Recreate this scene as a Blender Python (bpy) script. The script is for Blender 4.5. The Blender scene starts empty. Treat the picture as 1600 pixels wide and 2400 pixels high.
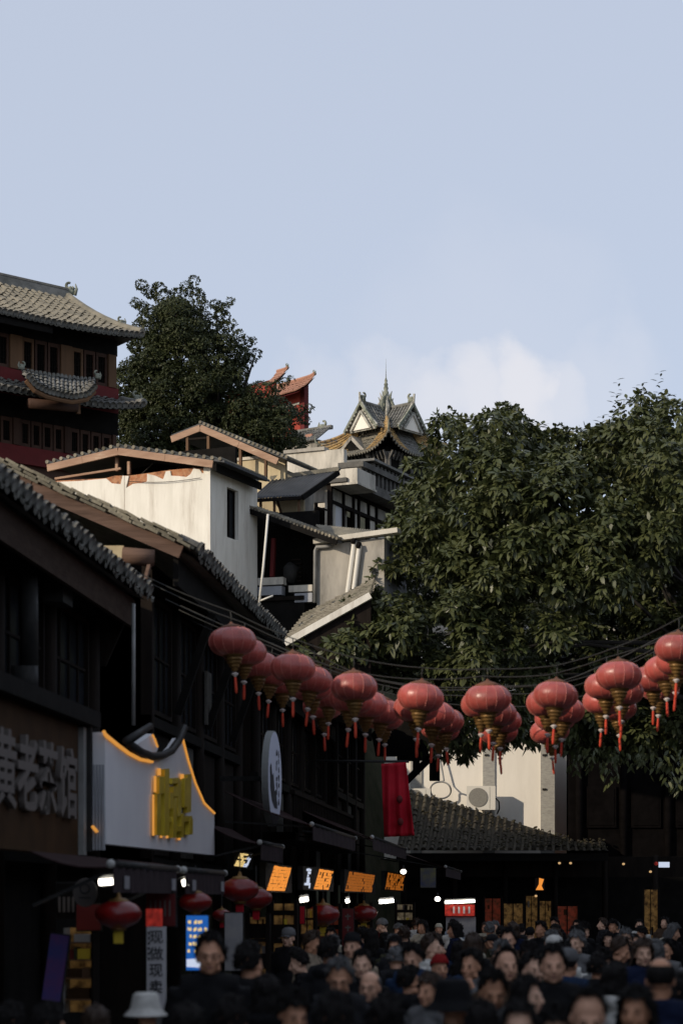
import bpy, bmesh, math, random
import numpy as np
from mathutils import Vector, Matrix, Euler, noise

R = math.radians
random.seed(7)
rng = np.random.default_rng(7)
sc = bpy.context.scene
COL = sc.collection

# ------------------------------------------------------------------ camera
FPX, CX, CY, EYE = 4500.0, 1280.0, 2110.0, 2.15      # photograph: 1600 x 2400, 67.5 mm
cam = bpy.data.cameras.new('camera')
cam.sensor_fit = 'VERTICAL'
cam.sensor_height = 36.0
cam.lens = 67.5
cam.shift_x = (800 - CX) / 2400
cam.shift_y = (CY - 1200) / 2400
cam.clip_start = 0.1
cam.clip_end = 6000
cam.dof.use_dof = True
cam.dof.focus_distance = 62
cam.dof.aperture_fstop = 1.8
cam_ob = bpy.data.objects.new('camera', cam)
cam_ob.location = (0, 0, EYE)
cam_ob.rotation_euler = (R(90), 0, 0)
COL.objects.link(cam_ob)
sc.camera = cam_ob

# ------------------------------------------------------------------ sky and sun
SUN_DIR = Vector((-1.22, -1.08, 0.68)).normalized()     # towards the sun: low, behind on the left
SUN_EL = math.asin(SUN_DIR.z)
SUN_AZ = math.atan2(SUN_DIR.x, SUN_DIR.y)
world = bpy.data.worlds.new('World')
sc.world = world
world.use_nodes = True
wn, wl = world.node_tree.nodes, world.node_tree.links
wn.clear()
w_out = wn.new('ShaderNodeOutputWorld')
w_bg = wn.new('ShaderNodeBackground')
sky = wn.new('ShaderNodeTexSky')
sky.sky_type = 'NISHITA'
sky.sun_disc = False
sky.sun_elevation = SUN_EL
sky.sun_rotation = SUN_AZ
sky.altitude = 300
sky.air_density = 1.0
sky.dust_density = 1.2
sky.ozone_density = 1.5
w_bg.inputs['Strength'].default_value = 0.121
haze_mix = wn.new('ShaderNodeMix'); haze_mix.data_type = 'RGBA'
haze_mix.inputs[0].default_value = 0.72               # thin even veil over the whole sky
haze_mix.inputs[7].default_value = (5.5, 6.0, 7.15, 1)
wl.new(sky.outputs[0], haze_mix.inputs[6])
# a few soft low clouds
tc = wn.new('ShaderNodeTexCoord')
nz = wn.new('ShaderNodeTexNoise'); nz.inputs['Scale'].default_value = 26; nz.inputs['Detail'].default_value = 6
sub = wn.new('ShaderNodeVectorMath'); sub.operation = 'SUBTRACT'; sub.inputs[1].default_value = (0.5, 0.5, 0.5)
scl = wn.new('ShaderNodeVectorMath'); scl.operation = 'SCALE'; scl.inputs['Scale'].default_value = 0.058
add = wn.new('ShaderNodeVectorMath'); add.operation = 'ADD'
nrm = wn.new('ShaderNodeVectorMath'); nrm.operation = 'NORMALIZE'
wl.new(tc.outputs['Generated'], nz.inputs['Vector'])
wl.new(nz.outputs['Color'], sub.inputs[0]); wl.new(sub.outputs[0], scl.inputs[0])
wl.new(tc.outputs['Generated'], add.inputs[0]); wl.new(scl.outputs[0], add.inputs[1])
wl.new(add.outputs[0], nrm.inputs[0])
prev = None
LOBES = [(1215, 900, 1.3, 0.2, .95), (1110, 935, 1.5, 0.2, .85), (1300, 925, 1.6, 0.2, .6), (1010, 940, 1.6, 0.1, .75),
         (1180, 960, 2.0, 0.3, .8), (910, 945, 1.8, 0.0, .5), (740, 930, 1.6, 0.0, .3), (1400, 890, 2.4, 0.0, .3), (1150, 820, 4.5, 0.0, .16),
         (-900, 900, 4.5, 0.4, .7), (-1200, 1000, 3.5, 0.2, .7), (3400, 860, 4.5, 0.4, .6), (3800, 960, 3.5, 0.2, .6)]
for px, py, ro, ri, am in LOBES:
    dv = Vector(((px - CX) / FPX, 1, (CY - py) / FPX)).normalized()
    dt = wn.new('ShaderNodeVectorMath'); dt.operation = 'DOT_PRODUCT'; dt.inputs[1].default_value = dv
    wl.new(nrm.outputs[0], dt.inputs[0])
    mr = wn.new('ShaderNodeMapRange'); mr.interpolation_type = 'SMOOTHSTEP'
    mr.inputs[1].default_value = math.cos(R(ro)); mr.inputs[2].default_value = math.cos(R(ri)); mr.inputs[4].default_value = am
    wl.new(dt.outputs['Value'], mr.inputs[0])
    if prev is None:
        prev = mr.outputs[0]
    else:
        mx = wn.new('ShaderNodeMath'); mx.operation = 'MAXIMUM'
        wl.new(prev, mx.inputs[0]); wl.new(mr.outputs[0], mx.inputs[1]); prev = mx.outputs[0]
cmul = wn.new('ShaderNodeMath'); cmul.operation = 'MULTIPLY'; cmul.inputs[1].default_value = 0.80
wl.new(prev, cmul.inputs[0])
cl_mix = wn.new('ShaderNodeMix'); cl_mix.data_type = 'RGBA'
cl_mix.inputs[7].default_value = (6.95, 6.85, 7.15, 1)
wl.new(cmul.outputs[0], cl_mix.inputs[0])
wl.new(haze_mix.outputs[2], cl_mix.inputs[6])
wl.new(cl_mix.outputs[2], w_bg.inputs['Color'])
wl.new(w_bg.outputs[0], w_out.inputs['Surface'])

sun_d = bpy.data.lights.new('sun', 'SUN')
sun_d.energy = 3.2
sun_d.angle = R(0.6)
sun_d.color = (1.0, 0.86, 0.68)
sun = bpy.data.objects.new('sun', sun_d)
sun.rotation_euler = SUN_DIR.to_track_quat('Z', 'Y').to_euler()
sun.location = (-30, -20, 40)
COL.objects.link(sun)

sc.view_settings.view_transform = 'Standard'
sc.view_settings.look = 'None'
sc.view_settings.exposure = 0.0
sc.view_settings.gamma = 1.0
sc.view_settings.use_curve_mapping = False
sc.render.engine = 'CYCLES'
sc.cycles.use_denoising = True
try:
    sc.cycles.denoiser = 'OPENIMAGEDENOISE'
except Exception:
    pass
sc.cycles.max_bounces = 6
sc.cycles.diffuse_bounces = 3
sc.cycles.glossy_bounces = 3
sc.cycles.transmission_bounces = 4
sc.cycles.sample_clamp_indirect = 4

# ------------------------------------------------------------------ helpers
def at(px, py, d):
    """Point of the place seen at photograph pixel (px, py), d metres down the street."""
    return Vector(((px - CX) / FPX * d, d, EYE + (CY - py) / FPX * d))


class Frame:
    """A building's own axes: x along its front, y into it, z up."""
    def __init__(s, x, y, deg):
        s.o = Vector((x, y, 0)); s.rz = R(deg)
        s.m = Matrix.Rotation(-s.rz, 3, 'Z')
    def _ray(s, px, py):
        c = s.m @ (Vector((0, 0, EYE)) - s.o)
        return c, s.m @ Vector(((px - CX) / FPX, 1, (CY - py) / FPX))
    def f(s, px, py, v=0.0):           # point on the plane y = v
        c, d = s._ray(px, py); t = (v - c.y) / d.y
        return Vector((c.x + d.x * t, v, c.z + d.z * t))
    def g(s, px, py, u=0.0):           # point on the plane x = u
        c, d = s._ray(px, py); t = (u - c.x) / d.x
        return Vector((u, c.y + d.y * t, c.z + d.z * t))


def mat(name, col, col2=None, scale=4.0, rough=0.8, bump=0.0, metal=0.0, lo=0.35, hi=0.65, detail=5.0,
        emis=None, strength=0.0, rnd=0.0, stretch=(1, 1, 1), spec=0.22, coat=0.0, col3=None, scale3=0.7, lo3=.5, hi3=.75,
        bscale=None, transl=0.0, emlink=False):
    m = bpy.data.materials.new(name)
    m.use_nodes = True
    n, l = m.node_tree.nodes, m.node_tree.links
    b = n['Principled BSDF']
    b.inputs['Roughness'].default_value = rough
    b.inputs['Metallic'].default_value = metal
    b.inputs['Specular IOR Level'].default_value = spec
    if coat:
        b.inputs['Coat Weight'].default_value = coat
        b.inputs['Coat Roughness'].default_value = 0.25
    c4 = lambda c: (c[0], c[1], c[2], 1)
    b.inputs['Base Color'].default_value = c4(col)
    tcn = n.new('ShaderNodeTexCoord'); mp = n.new('ShaderNodeMapping'); mp.inputs['Scale'].default_value = stretch
    l.new(tcn.outputs['Object'], mp.inputs['Vector'])
    src = None
    if col2 is not None:
        t = n.new('ShaderNodeTexNoise'); t.inputs['Scale'].default_value = scale; t.inputs['Detail'].default_value = detail
        t.inputs['Roughness'].default_value = 0.62
        l.new(mp.outputs[0], t.inputs['Vector'])
        mr = n.new('ShaderNodeMapRange'); mr.inputs[1].default_value = lo; mr.inputs[2].default_value = hi
        l.new(t.outputs[0], mr.inputs[0])
        mx = n.new('ShaderNodeMix'); mx.data_type = 'RGBA'
        mx.inputs[6].default_value = c4(col); mx.inputs[7].default_value = c4(col2)
        l.new(mr.outputs[0], mx.inputs[0]); src = mx.outputs[2]
    if col3 is not None:
        t = n.new('ShaderNodeTexNoise'); t.inputs['Scale'].default_value = scale3; t.inputs['Detail'].default_value = 8
        t.inputs['Roughness'].default_value = 0.7
        l.new(mp.outputs[0], t.inputs['Vector'])
        mr = n.new('ShaderNodeMapRange'); mr.inputs[1].default_value = lo3; mr.inputs[2].default_value = hi3
        l.new(t.outputs[0], mr.inputs[0])
        mx = n.new('ShaderNodeMix'); mx.data_type = 'RGBA'
        mx.inputs[6].default_value = c4(col); mx.inputs[7].default_value = c4(col3)
        if src: l.new(src, mx.inputs[6])
        l.new(mr.outputs[0], mx.inputs[0]); src = mx.outputs[2]
    if rnd:
        oi = n.new('ShaderNodeObjectInfo')
        mr = n.new('ShaderNodeMapRange'); mr.inputs[3].default_value = 1 - rnd; mr.inputs[4].default_value = 1 + rnd
        l.new(oi.outputs['Random'], mr.inputs[0])
        vm = n.new('ShaderNodeVectorMath'); vm.operation = 'SCALE'
        if src: l.new(src, vm.inputs[0])
        else: vm.inputs[0].default_value = col
        l.new(mr.outputs[0], vm.inputs['Scale']); src = vm.outputs[0]
    if src: l.new(src, b.inputs['Base Color'])
    if bump:
        t = n.new('ShaderNodeTexNoise'); t.inputs['Scale'].default_value = bscale or scale * 3; t.inputs['Detail'].default_value = 6
        l.new(mp.outputs[0], t.inputs['Vector'])
        bp = n.new('ShaderNodeBump'); bp.inputs['Strength'].default_value = bump; bp.inputs['Distance'].default_value = 0.03
        l.new(t.outputs[0], bp.inputs['Height']); l.new(bp.outputs[0], b.inputs['Normal'])
    if emis is not None:
        b.inputs['Emission Color'].default_value = c4(emis); b.inputs['Emission Strength'].default_value = strength
        if emlink and src: l.new(src, b.inputs['Emission Color'])
    if transl:
        tr = n.new('ShaderNodeBsdfTranslucent'); ms = n.new('ShaderNodeMixShader'); ms.inputs[0].default_value = transl
        tr.inputs['Color'].default_value = c4(tuple(x * 1.3 for x in col))
        l.new(b.outputs[0], ms.inputs[1]); l.new(tr.outputs[0], ms.inputs[2])
        l.new(ms.outputs[0], n['Material Output'].inputs['Surface'])
    return m


class MB:
    """Collects shapes and links them as one mesh object."""
    def __init__(s): s.v, s.f = [], []
    def _add(s, vs, fs):
        o = len(s.v); s.v += [tuple(p) for p in vs]; s.f += [tuple(i + o for i in f) for f in fs]; return s
    BF = [(0, 3, 2, 1), (4, 5, 6, 7), (0, 1, 5, 4), (1, 2, 6, 5), (2, 3, 7, 6), (3, 0, 4, 7)]
    def box(s, x0, x1, y0, y1, z0, z1):
        return s._add([(x0, y0, z0), (x1, y0, z0), (x1, y1, z0), (x0, y1, z0), (x0, y0, z1), (x1, y0, z1), (x1, y1, z1), (x0, y1, z1)], s.BF)
    def bar(s, p, q, w, h, up=(0, 0, 1)):
        p, q = Vector(p), Vector(q); d = (q - p).normalized(); up = Vector(up)
        a = d.cross(up)
        if a.length < 1e-4: a = d.cross(Vector((0, 1, 0)))
        a.normalize(); b = a.cross(d).normalized(); a *= w / 2; b *= h / 2
        return s._add([p - a - b, p + a - b, p + a + b, p - a + b, q - a - b, q + a - b, q + a + b, q - a + b],
                      [(0, 1, 2, 3), (7, 6, 5, 4), (0, 4, 5, 1), (1, 5, 6, 2), (2, 6, 7, 3), (3, 7, 4, 0)])
    def hexa(s, b4, t4): return s._add(list(b4) + list(t4), s.BF)
    def quad(s, *p): return s._add(p, [tuple(range(len(p)))])
    def tube(s, pts, r, n=8, cap=True):
        pts = [Vector(p) for p in pts]; k = len(pts); rs = r if isinstance(r, (list, tuple)) else [r] * k
        vs, fs = [], []; ref = Vector((0, 0, 1)); pa = None
        for i in range(k):
            d = (pts[min(i + 1, k - 1)] - pts[max(i - 1, 0)])
            d = d.normalized() if d.length > 1e-9 else Vector((0, 0, 1))
            if pa is None:
                a = d.cross(ref)
                if a.length < 1e-3: a = d.cross(Vector((1, 0, 0)))
            else: a = pa - d * pa.dot(d)
            a.normalize(); pa = a; b = d.cross(a)
            for j in range(n):
                t = 2 * math.pi * j / n
                vs.append(pts[i] + (a * math.cos(t) + b * math.sin(t)) * rs[i])
        for i in range(k - 1):
            for j in range(n):
                j2 = (j + 1) % n
                fs.append((i * n + j, i * n + j2, (i + 1) * n + j2, (i + 1) * n + j))
        if cap:
            fs.append(tuple(range(n - 1, -1, -1))); fs.append(tuple((k - 1) * n + j for j in range(n)))
        return s._add(vs, fs)
    def lathe(s, prof, n=16, o=(0, 0, 0), sy=1.0):
        o = Vector(o); vs, fs = [], []
        for r, z in prof:
            for j in range(n):
                t = 2 * math.pi * j / n
                vs.append(o + Vector((r * math.cos(t), sy * r * math.sin(t), z)))
        for i in range(len(prof) - 1):
            for j in range(n):
                j2 = (j + 1) % n
                fs.append((i * n + j, i * n + j2, (i + 1) * n + j2, (i + 1) * n + j))
        fs.append(tuple(range(n - 1, -1, -1))); fs.append(tuple((len(prof) - 1) * n + j for j in range(n)))
        return s._add(vs, fs)
    def ell(s, c, r, n=14, k=9, m=None):
        c = Vector(c); vs, fs = [], []
        for i in range(1, k):
            th = math.pi * i / k
            for j in range(n):
                p = 2 * math.pi * j / n
                q = Vector((r[0] * math.sin(th) * math.cos(p), r[1] * math.sin(th) * math.sin(p), r[2] * math.cos(th)))
                vs.append(c + (m @ q if m else q))
        top, bot = Vector((0, 0, r[2])), Vector((0, 0, -r[2]))
        vs += [c + (m @ top if m else top), c + (m @ bot if m else bot)]
        for i in range(k - 2):
            for j in range(n):
                j2 = (j + 1) % n
                fs.append((i * n + j, (i + 1) * n + j, (i + 1) * n + j2, i * n + j2))
        a, b = len(vs) - 2, len(vs) - 1
        for j in range(n):
            j2 = (j + 1) % n
            fs.append((a, j, j2)); fs.append((b, (k - 2) * n + j2, (k - 2) * n + j))
        return s._add(vs, fs)
    def prism(s, poly, off):
        """poly: list of 3-D points in a plane; off: extrusion vector."""
        n = len(poly); off = Vector(off); a = [Vector(p) for p in poly]; b = [p + off for p in a]
        return s._add(a + b, [tuple(range(n))] + [tuple(range(2 * n - 1, n - 1, -1))] +
                      [(i, n + i, n + (i + 1) % n, (i + 1) % n) for i in range(n)])
    def grid(s, fn, nu, nv, thick=None):
        vs = [Vector(fn(i / nu, j / nv)) for j in range(nv + 1) for i in range(nu + 1)]; w = nu + 1
        fs = [(j * w + i, j * w + i + 1, (j + 1) * w + i + 1, (j + 1) * w + i) for j in range(nv) for i in range(nu)]
        s._add(vs, fs)
        if thick is not None:
            t = Vector(thick); k = len(vs)
            s._add([p + t for p in vs], [tuple(reversed(f)) for f in fs])
            e = [i for i in range(w)] + [j * w + nu for j in range(1, nv + 1)] + [nv * w + i for i in range(nu - 1, -1, -1)] + [j * w for j in range(nv - 1, 0, -1)]
            o = len(s.v) - 2 * k
            for a, b in zip(e, e[1:] + e[:1]): s.f.append((o + a, o + k + a, o + k + b, o + b))
        return s
    def tiles(s, fn, nc, nr, rb, seg=4, pan=True):
        """Barrel tiles in nc columns of nr courses over the surface fn(s, t), t up the slope."""
        e = 1e-3; rr_ = random.Random(nc * 31 + nr)
        for i in range(nc):
            u = (i + .5) / nc
            for j in range(nr):
                rings = []
                if j and rr_.random() < .006: continue
                jr, jx, jz = rr_.uniform(.90, 1.08), rr_.uniform(-.10, .10) * rb, rr_.uniform(-.06, .10) * rb
                for t, k in ((max(0, j / nr + (rr_.uniform(-.12, .12) / nr if j else 0)), jr), ((j + 1.0) / nr, .78 * jr)):
                    p = Vector(fn(u, t)); du = (Vector(fn(min(u + e, 1), t)) - Vector(fn(max(u - e, 0), t))).normalized()
                    dv = (Vector(fn(u, min(t + e, 1))) - Vector(fn(u, max(t - e, 0)))).normalized()
                    nn = du.cross(dv).normalized()
                    if nn.z < 0: nn = -nn
                    rings.append([p + du * (jx + rb * k * math.cos(math.pi * a / seg)) + nn * jz + nn * (rb * k * 1.05 * math.sin(math.pi * a / seg) + .02 * k) for a in range(seg + 1)])
                w = seg + 1
                fs = [(a, a + 1, w + a + 1, w + a) for a in range(seg)]
                if j == 0: fs.append(tuple(range(seg, -1, -1)))
                s._add(rings[0] + rings[1], fs)
        if pan: s.grid(fn, nc, nr)
        return s
    def mesh(s, name, smooth=False):
        me = bpy.data.meshes.new(name); me.from_pydata(s.v, [], s.f); me.update()
        if smooth: me.polygons.foreach_set('use_smooth', [True] * len(me.polygons))
        return me
    def build(s, name, m, parent=None, smooth=False, kind=None, w=False):
        if w and parent is not None:       # points were given in the street's axes
            r = parent
            while r.parent is not None: r = r.parent
            o = Vector(r.location); s.v = [tuple(Vector(p) - o) for p in s.v]
        me = s.mesh(name, smooth)
        bm = bmesh.new(); bm.from_mesh(me); bmesh.ops.recalc_face_normals(bm, faces=bm.faces); bm.to_mesh(me); bm.free()
        return link(name, me, m, parent, kind)


def link(name, me, m, parent=None, kind=None, loc=None, rot=None, scale=None):
    o = bpy.data.objects.new(name, me); COL.objects.link(o)
    if m is not None and not len(me.materials): me.materials.append(m)
    if parent is not None: o.parent = parent
    if kind: o['kind'] = kind
    if loc is not None: o.location = loc
    if rot is not None: o.rotation_euler = rot
    if scale is not None: o.scale = scale
    return o


def tag(o, label, cat, group=None):
    o['label'] = label; o['category'] = cat
    if group: o['group'] = group
    return o


def thing(name, label, cat, loc=(0, 0, 0), rz=0.0, group=None):
    o = bpy.data.objects.new(name, None); o.empty_display_size = 0.2; COL.objects.link(o)
    o.location = loc; o.rotation_euler = (0, 0, rz)
    return tag(o, label, cat, group)


_tx = {}
def glyphs(s, size, extrude=0.01, spacing=1.0, bold=0.0):
    key = (s, size, extrude, spacing, bold)
    if key not in _tx:
        cu = bpy.data.curves.new('lettering', 'FONT'); cu.body = s; cu.size = size; cu.extrude = extrude
        cu.align_x = 'CENTER'; cu.align_y = 'CENTER'; cu.space_character = spacing; cu.offset = bold; cu.resolution_u = 2
        o = bpy.data.objects.new('lettering', cu); COL.objects.link(o)
        dg = bpy.context.evaluated_depsgraph_get()
        me = bpy.data.meshes.new_from_object(o.evaluated_get(dg))
        bpy.data.objects.remove(o); bpy.data.curves.remove(cu)
        _tx[key] = me
    return _tx[key]


def text(s, size, m, parent, loc, rot, extrude=0.01, spacing=1.0, bold=0.0, scale=None, name='lettering'):
    me = glyphs(s, size, extrude, spacing, bold).copy(); me.materials.clear()
    return link(name, me, m, parent, loc=loc, rot=rot, scale=scale)


FACE_STREET = (R(90), 0, R(90))     # lettering on a left-hand shop front, read from the street
FACE_CAM = (R(90), 0, 0)

# ------------------------------------------------------------------ materials
M = {}
M['tile'] = mat('grey_roof_tile', (.085, .085, .08), (.15, .145, .13), 6, .85, .35, rnd=.25, col3=(.05, .052, .035), scale3=1.5)
M['tile_far'] = mat('weathered_roof_tile', (.15, .15, .142), (.24, .235, .215), 3, .9, .3, col3=(.10, .10, .08), scale3=.8, lo3=.45, hi3=.7)
M['tile_pale'] = mat('pale_lichened_tile', (.17, .16, .13), (.28, .255, .20), 2.2, .9, .3, col3=(.12, .115, .10), scale3=.9, lo3=.5, hi3=.75)
M['void'] = mat('soot_black_boarding', (.0035, .003, .003), (.006, .005, .005), 3, .95, .2, spec=.02)  # building lies in sun, so the tree's shade is put into its colour
M['tile_dark'] = mat('mossy_dark_tile', (.035, .03, .022), (.065, .056, .04), 2.5, .95, .4, col3=(.10, .085, .055), scale3=.5, lo3=.55, hi3=.75)  # moss tone, darkened further to carry the shade lying on this roof
M['tile_brown'] = mat('mossy_brown_tile', (.17, .15, .115), (.28, .25, .19), 7, .9, .4, rnd=.3, col3=(.06, .06, .035), scale3=1.2)
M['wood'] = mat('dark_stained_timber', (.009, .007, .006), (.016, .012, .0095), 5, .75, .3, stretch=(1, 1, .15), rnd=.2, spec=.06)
M['plank'] = mat('weathered_plank', (.075, .045, .032), (.13, .08, .058), 4, .8, .35, stretch=(.3, 1, 3), rnd=.12)
M['plankdk'] = mat('dark_plank', (.032, .021, .016), (.048, .033, .025), 4, .8, .35, stretch=(.3, 1, 3), rnd=.12, spec=.06)
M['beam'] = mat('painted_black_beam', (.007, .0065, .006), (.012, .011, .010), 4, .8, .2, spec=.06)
M['panel'] = mat('sooty_plaster_panel', (.10, .095, .085), (.06, .057, .05), 2.5, .9, .2, spec=.06)  # dark plaster tone for panels between the posts
M['glassdk'] = mat('dark_window_glass', (.012, .014, .016), (.02, .022, .026), 1.5, .15, 0, spec=.06)
M['pipe'] = mat('grey_plastic_pipe', (.28, .28, .27), (.2, .2, .19), 3, .5)
M['white'] = mat('white_lime_plaster', (.79, .76, .68), (.68, .65, .57), 2.2, .92, .15, col3=(.44, .39, .32), scale3=1.3, lo3=.50, hi3=.78, stretch=(2.0, 2.0, .28))
M['white2'] = mat('white_wall_paint', (.86, .81, .72), (.80, .75, .66), 2.5, .9, .08, stretch=(1.4, 1, .3))
M['brick'] = mat('broken_red_brick', (.38, .15, .07), (.46, .25, .14), 9, .95, .6, col3=(.16, .08, .05), scale3=5, lo3=.5, hi3=.65)
M['verge'] = mat('peeling_verge_board', (.30, .185, .125), (.40, .265, .185), 3, .85, .3, stretch=(.5, 1, 2.5), col3=(.62, .53, .40), scale3=1.6, lo3=.60, hi3=.72)
M['conc'] = mat('stained_concrete', (.40, .37, .32), (.27, .255, .225), 2.5, .95, .3, col3=(.13, .12, .105), scale3=1.3, lo3=.48, hi3=.68, stretch=(1, 1, .35))
M['concdk'] = mat('sooty_concrete', (.13, .125, .115), (.08, .077, .07), 3, .95, .4, col3=(.20, .19, .17), scale3=2, lo3=.55, hi3=.75)  # darker concrete tone for eaves, brackets and columns
M['conc2'] = mat('pale_streaked_render', (.62, .58, .50), (.45, .42, .36), 2.2, .95, .3, col3=(.14, .135, .12), scale3=1.4, lo3=.52, hi3=.72, stretch=(1.3, 1.3, .3))
M['yellow'] = mat('yellowed_wall_board', (.58, .49, .32), (.45, .37, .24), 2.5, .9, .15, stretch=(1.6, 1, .4))
M['corr'] = mat('dark_corrugated_sheet', (.055, .058, .062), (.085, .088, .092), 2, .7, .15)
M['grille'] = mat('blackened_interior', (.007, .0065, .006), (.012, .011, .010), 3, .9, spec=.06)  # black sheets stand in for the shade inside openings and recesses
M['stone'] = mat('street_stone', (.11, .105, .10), (.16, .155, .15), 1.5, .8, .3)
M['earth'] = mat('hill_scrub', (.035, .04, .02), (.07, .065, .04), 1.2, .95, .5)
M['lant'] = mat('faded_red_lantern_cloth', (.44, .088, .070), (.33, .06, .048), 7, .40, .25, rnd=.2, coat=.16, spec=.5, bscale=14, col3=(.24, .07, .05), scale3=5, lo3=.5, hi3=.8)
M['lantrib'] = mat('lantern_seam', (.55, .20, .16), None, rough=.6)
M['gold'] = mat('tarnished_gold_trim', (.22, .125, .04), (.11, .06, .02), 8, .45, .1, metal=.35)
M['cap'] = mat('rusty_lantern_cap', (.16, .065, .035), (.10, .05, .03), 8, .7)
M['tassel'] = mat('red_silk_tassel', (.62, .085, .035), (.5, .05, .03), 30, .7, stretch=(1, 1, .1))
M['tasselcap'] = mat('pale_tassel_cap', (.55, .48, .44), None, rough=.6)
M['cable'] = mat('black_cable', (.03, .03, .028), None, rough=.6)
M['redglass'] = mat('glossy_red_lantern', (.20, .008, .007), (.12, .005, .005), 6, .3, .1, spec=.5)
M['yellowtag'] = mat('yellow_paper_tag', (.55, .40, .04), None, rough=.8)
M['brown'] = mat('brown_sign_board', (.05, .027, .013), (.036, .02, .010), 3, .7, .05, spec=.06)
M['letter'] = mat('dull_sign_lettering', (.12, .105, .095), None, rough=.6)
M['signw'] = mat('white_sign_sheet', (.66, .66, .67), (.60, .60, .62), .8, .5, 0)
M['signside'] = mat('grey_sign_return', (.33, .34, .37), (.27, .28, .3), 2, .5)
M['goldlet'] = mat('gold_sign_lettering', (.66, .50, .05), (.50, .36, .03), 4, .3, 0, metal=.35)
M['neon'] = mat('orange_neon', (.3, .15, .03), emis=(1.0, .42, .08), strength=.6)
M['iron'] = mat('black_iron', (.022, .022, .022), (.035, .034, .032), 6, .45, spec=.06)
M['disc'] = mat('white_lightbox_face', (.50, .52, .62), None, rough=.45)
M['discrim'] = mat('grey_lightbox_rim', (.22, .23, .22), None, rough=.45)
M['ink'] = mat('dark_ink', (.03, .03, .035), None, rough=.7)
M['awning'] = mat('maroon_awning_cloth', (.028, .015, .015), (.02, .011, .011), 3, .85, .1, spec=.06)
M['valance'] = mat('dusty_valance', (.045, .034, .036), (.034, .026, .028), 4, .85, spec=.06)
M['knob'] = mat('white_plastic_knob', (.35, .35, .33), None, rough=.4)
M['tube'] = mat('lit_fluorescent_tube', (.8, .8, .8), emis=(1.0, .93, .80), strength=6.0)
M['bulb'] = mat('lit_warm_bulb', (.8, .7, .5), emis=(1.0, .66, .30), strength=14.0)
M['ledo'] = mat('orange_led', (.2, .1, .03), emis=(1.0, .33, .05), strength=.85)
M['ledo2'] = mat('dim_orange_led', (.1, .05, .02), emis=(1.0, .28, .03), strength=.28)
M['ledy'] = mat('yellow_led', (.2, .2, .1), emis=(1.0, .72, .28), strength=.8)
M['ledw'] = mat('white_led', (.2, .2, .2), emis=(.72, .80, 1.0), strength=.75)
M['ledb'] = mat('blue_screen', (.02, .06, .3), emis=(.02, .17, .62), strength=.5)
M['ledr'] = mat('red_lit_cloth', (.4, .03, .02), (.10, .01, .008), 9, .8, emis=(.95, .05, .03), strength=.55, emlink=True)  # cloth glows itself, standing in for lamplight falling on it
M['menu'] = mat('warm_lit_board', (.34, .19, .06), (.05, .025, .01), 7, .8, emis=(1.0, .52, .16), strength=.16, emlink=True)  # self-glowing panels stand in for lamplight inside the shops
M['menu2'] = mat('dim_red_lit_board', (.30, .05, .025), (.08, .03, .015), 7, .8, emis=(1.0, .2, .1), strength=.12, emlink=True)
M['menu3'] = mat('cream_lit_board', (.45, .36, .22), (.10, .07, .04), 8, .8, emis=(1.0, .8, .5), strength=.14, emlink=True)
M['violet'] = mat('violet_print', (.05, .06, .22), (.16, .05, .16), 3, .6)
M['navyp'] = mat('navy_print', (.02, .03, .10), (.14, .13, .03), 2, .6)
M['amber'] = mat('faint_amber_bulb', (.4, .3, .2), emis=(1.0, .6, .25), strength=.55)
M['paper'] = mat('white_banner_cloth', (.50, .49, .50), (.45, .44, .45), 2, .8)
M['redcloth'] = mat('crimson_cloth', (.40, .006, .018), (.30, .004, .012), 3, .7, .1)
M['redwall'] = mat('red_temple_wall', (.33, .055, .035), (.27, .045, .03), 2, .85, .1)
M['redpaint'] = mat('dark_red_paint', (.13, .018, .018), (.10, .014, .014), 2, .7)
M['tanwood'] = mat('tan_timber', (.145, .08, .042), (.105, .06, .033), 3, .75, .15, stretch=(1, 1, .2), rnd=.2)
M['brownwood'] = mat('brown_lattice_timber', (.05, .026, .018), (.065, .035, .024), 3, .75, .15, stretch=(1, 1, .2), rnd=.2)
M['chalk'] = mat('chalky_ornament', (.52, .50, .44), (.30, .29, .25), 4, .9, .3, col3=(.14, .15, .13), scale3=3, lo3=.5, hi3=.65)
M['mossorn'] = mat('mossy_ridge_ornament', (.20, .215, .17), (.30, .31, .25), 5, .9, .3, col3=(.09, .10, .08), scale3=3, lo3=.45, hi3=.65)
M['orange_t'] = mat('ochre_glazed_tile', (.50, .33, .13), (.33, .22, .10), 6, .5, .2, col3=(.12, .10, .08), scale3=4, lo3=.5, hi3=.62)
M['pinkt'] = mat('pink_glazed_tile', (.42, .22, .15), (.32, .17, .12), 5, .8, .2)
M['graybrick'] = mat('grey_brick_pilaster', (.40, .39, .35), (.30, .29, .27), 6, .9, .3, stretch=(1, 1, 3))
M['acw'] = mat('white_metal_casing', (.68, .65, .58), None, rough=.45)
M['acg'] = mat('grey_fan_grille', (.26, .25, .22), (.20, .19, .17), 30, .5)
M['poster'] = mat('pale_poster', (.30, .29, .28), (.2, .2, .22), 3, .7)

# ------------------------------------------------------------------ ground and hill
def hill_z(x, y):
    ks = [(36, 0), (42, 4), (48, 6), (60, 9), (75, 16), (95, 24), (130, 27), (200, 28)]
    z = 0
    for (a, b), (c, d) in zip(ks, ks[1:]):
        if a <= y <= c: z = b + (d - b) * (y - a) / (c - a)
    if y > 200: z = 28
    t = min(1, max(0, (-6.2 - x) / 3.0))
    if y > 66: t = max(t, min(1, max(0, (y - 72) / 14)) * .8)
    return z * t * t * (3 - 2 * t) - .3

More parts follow.
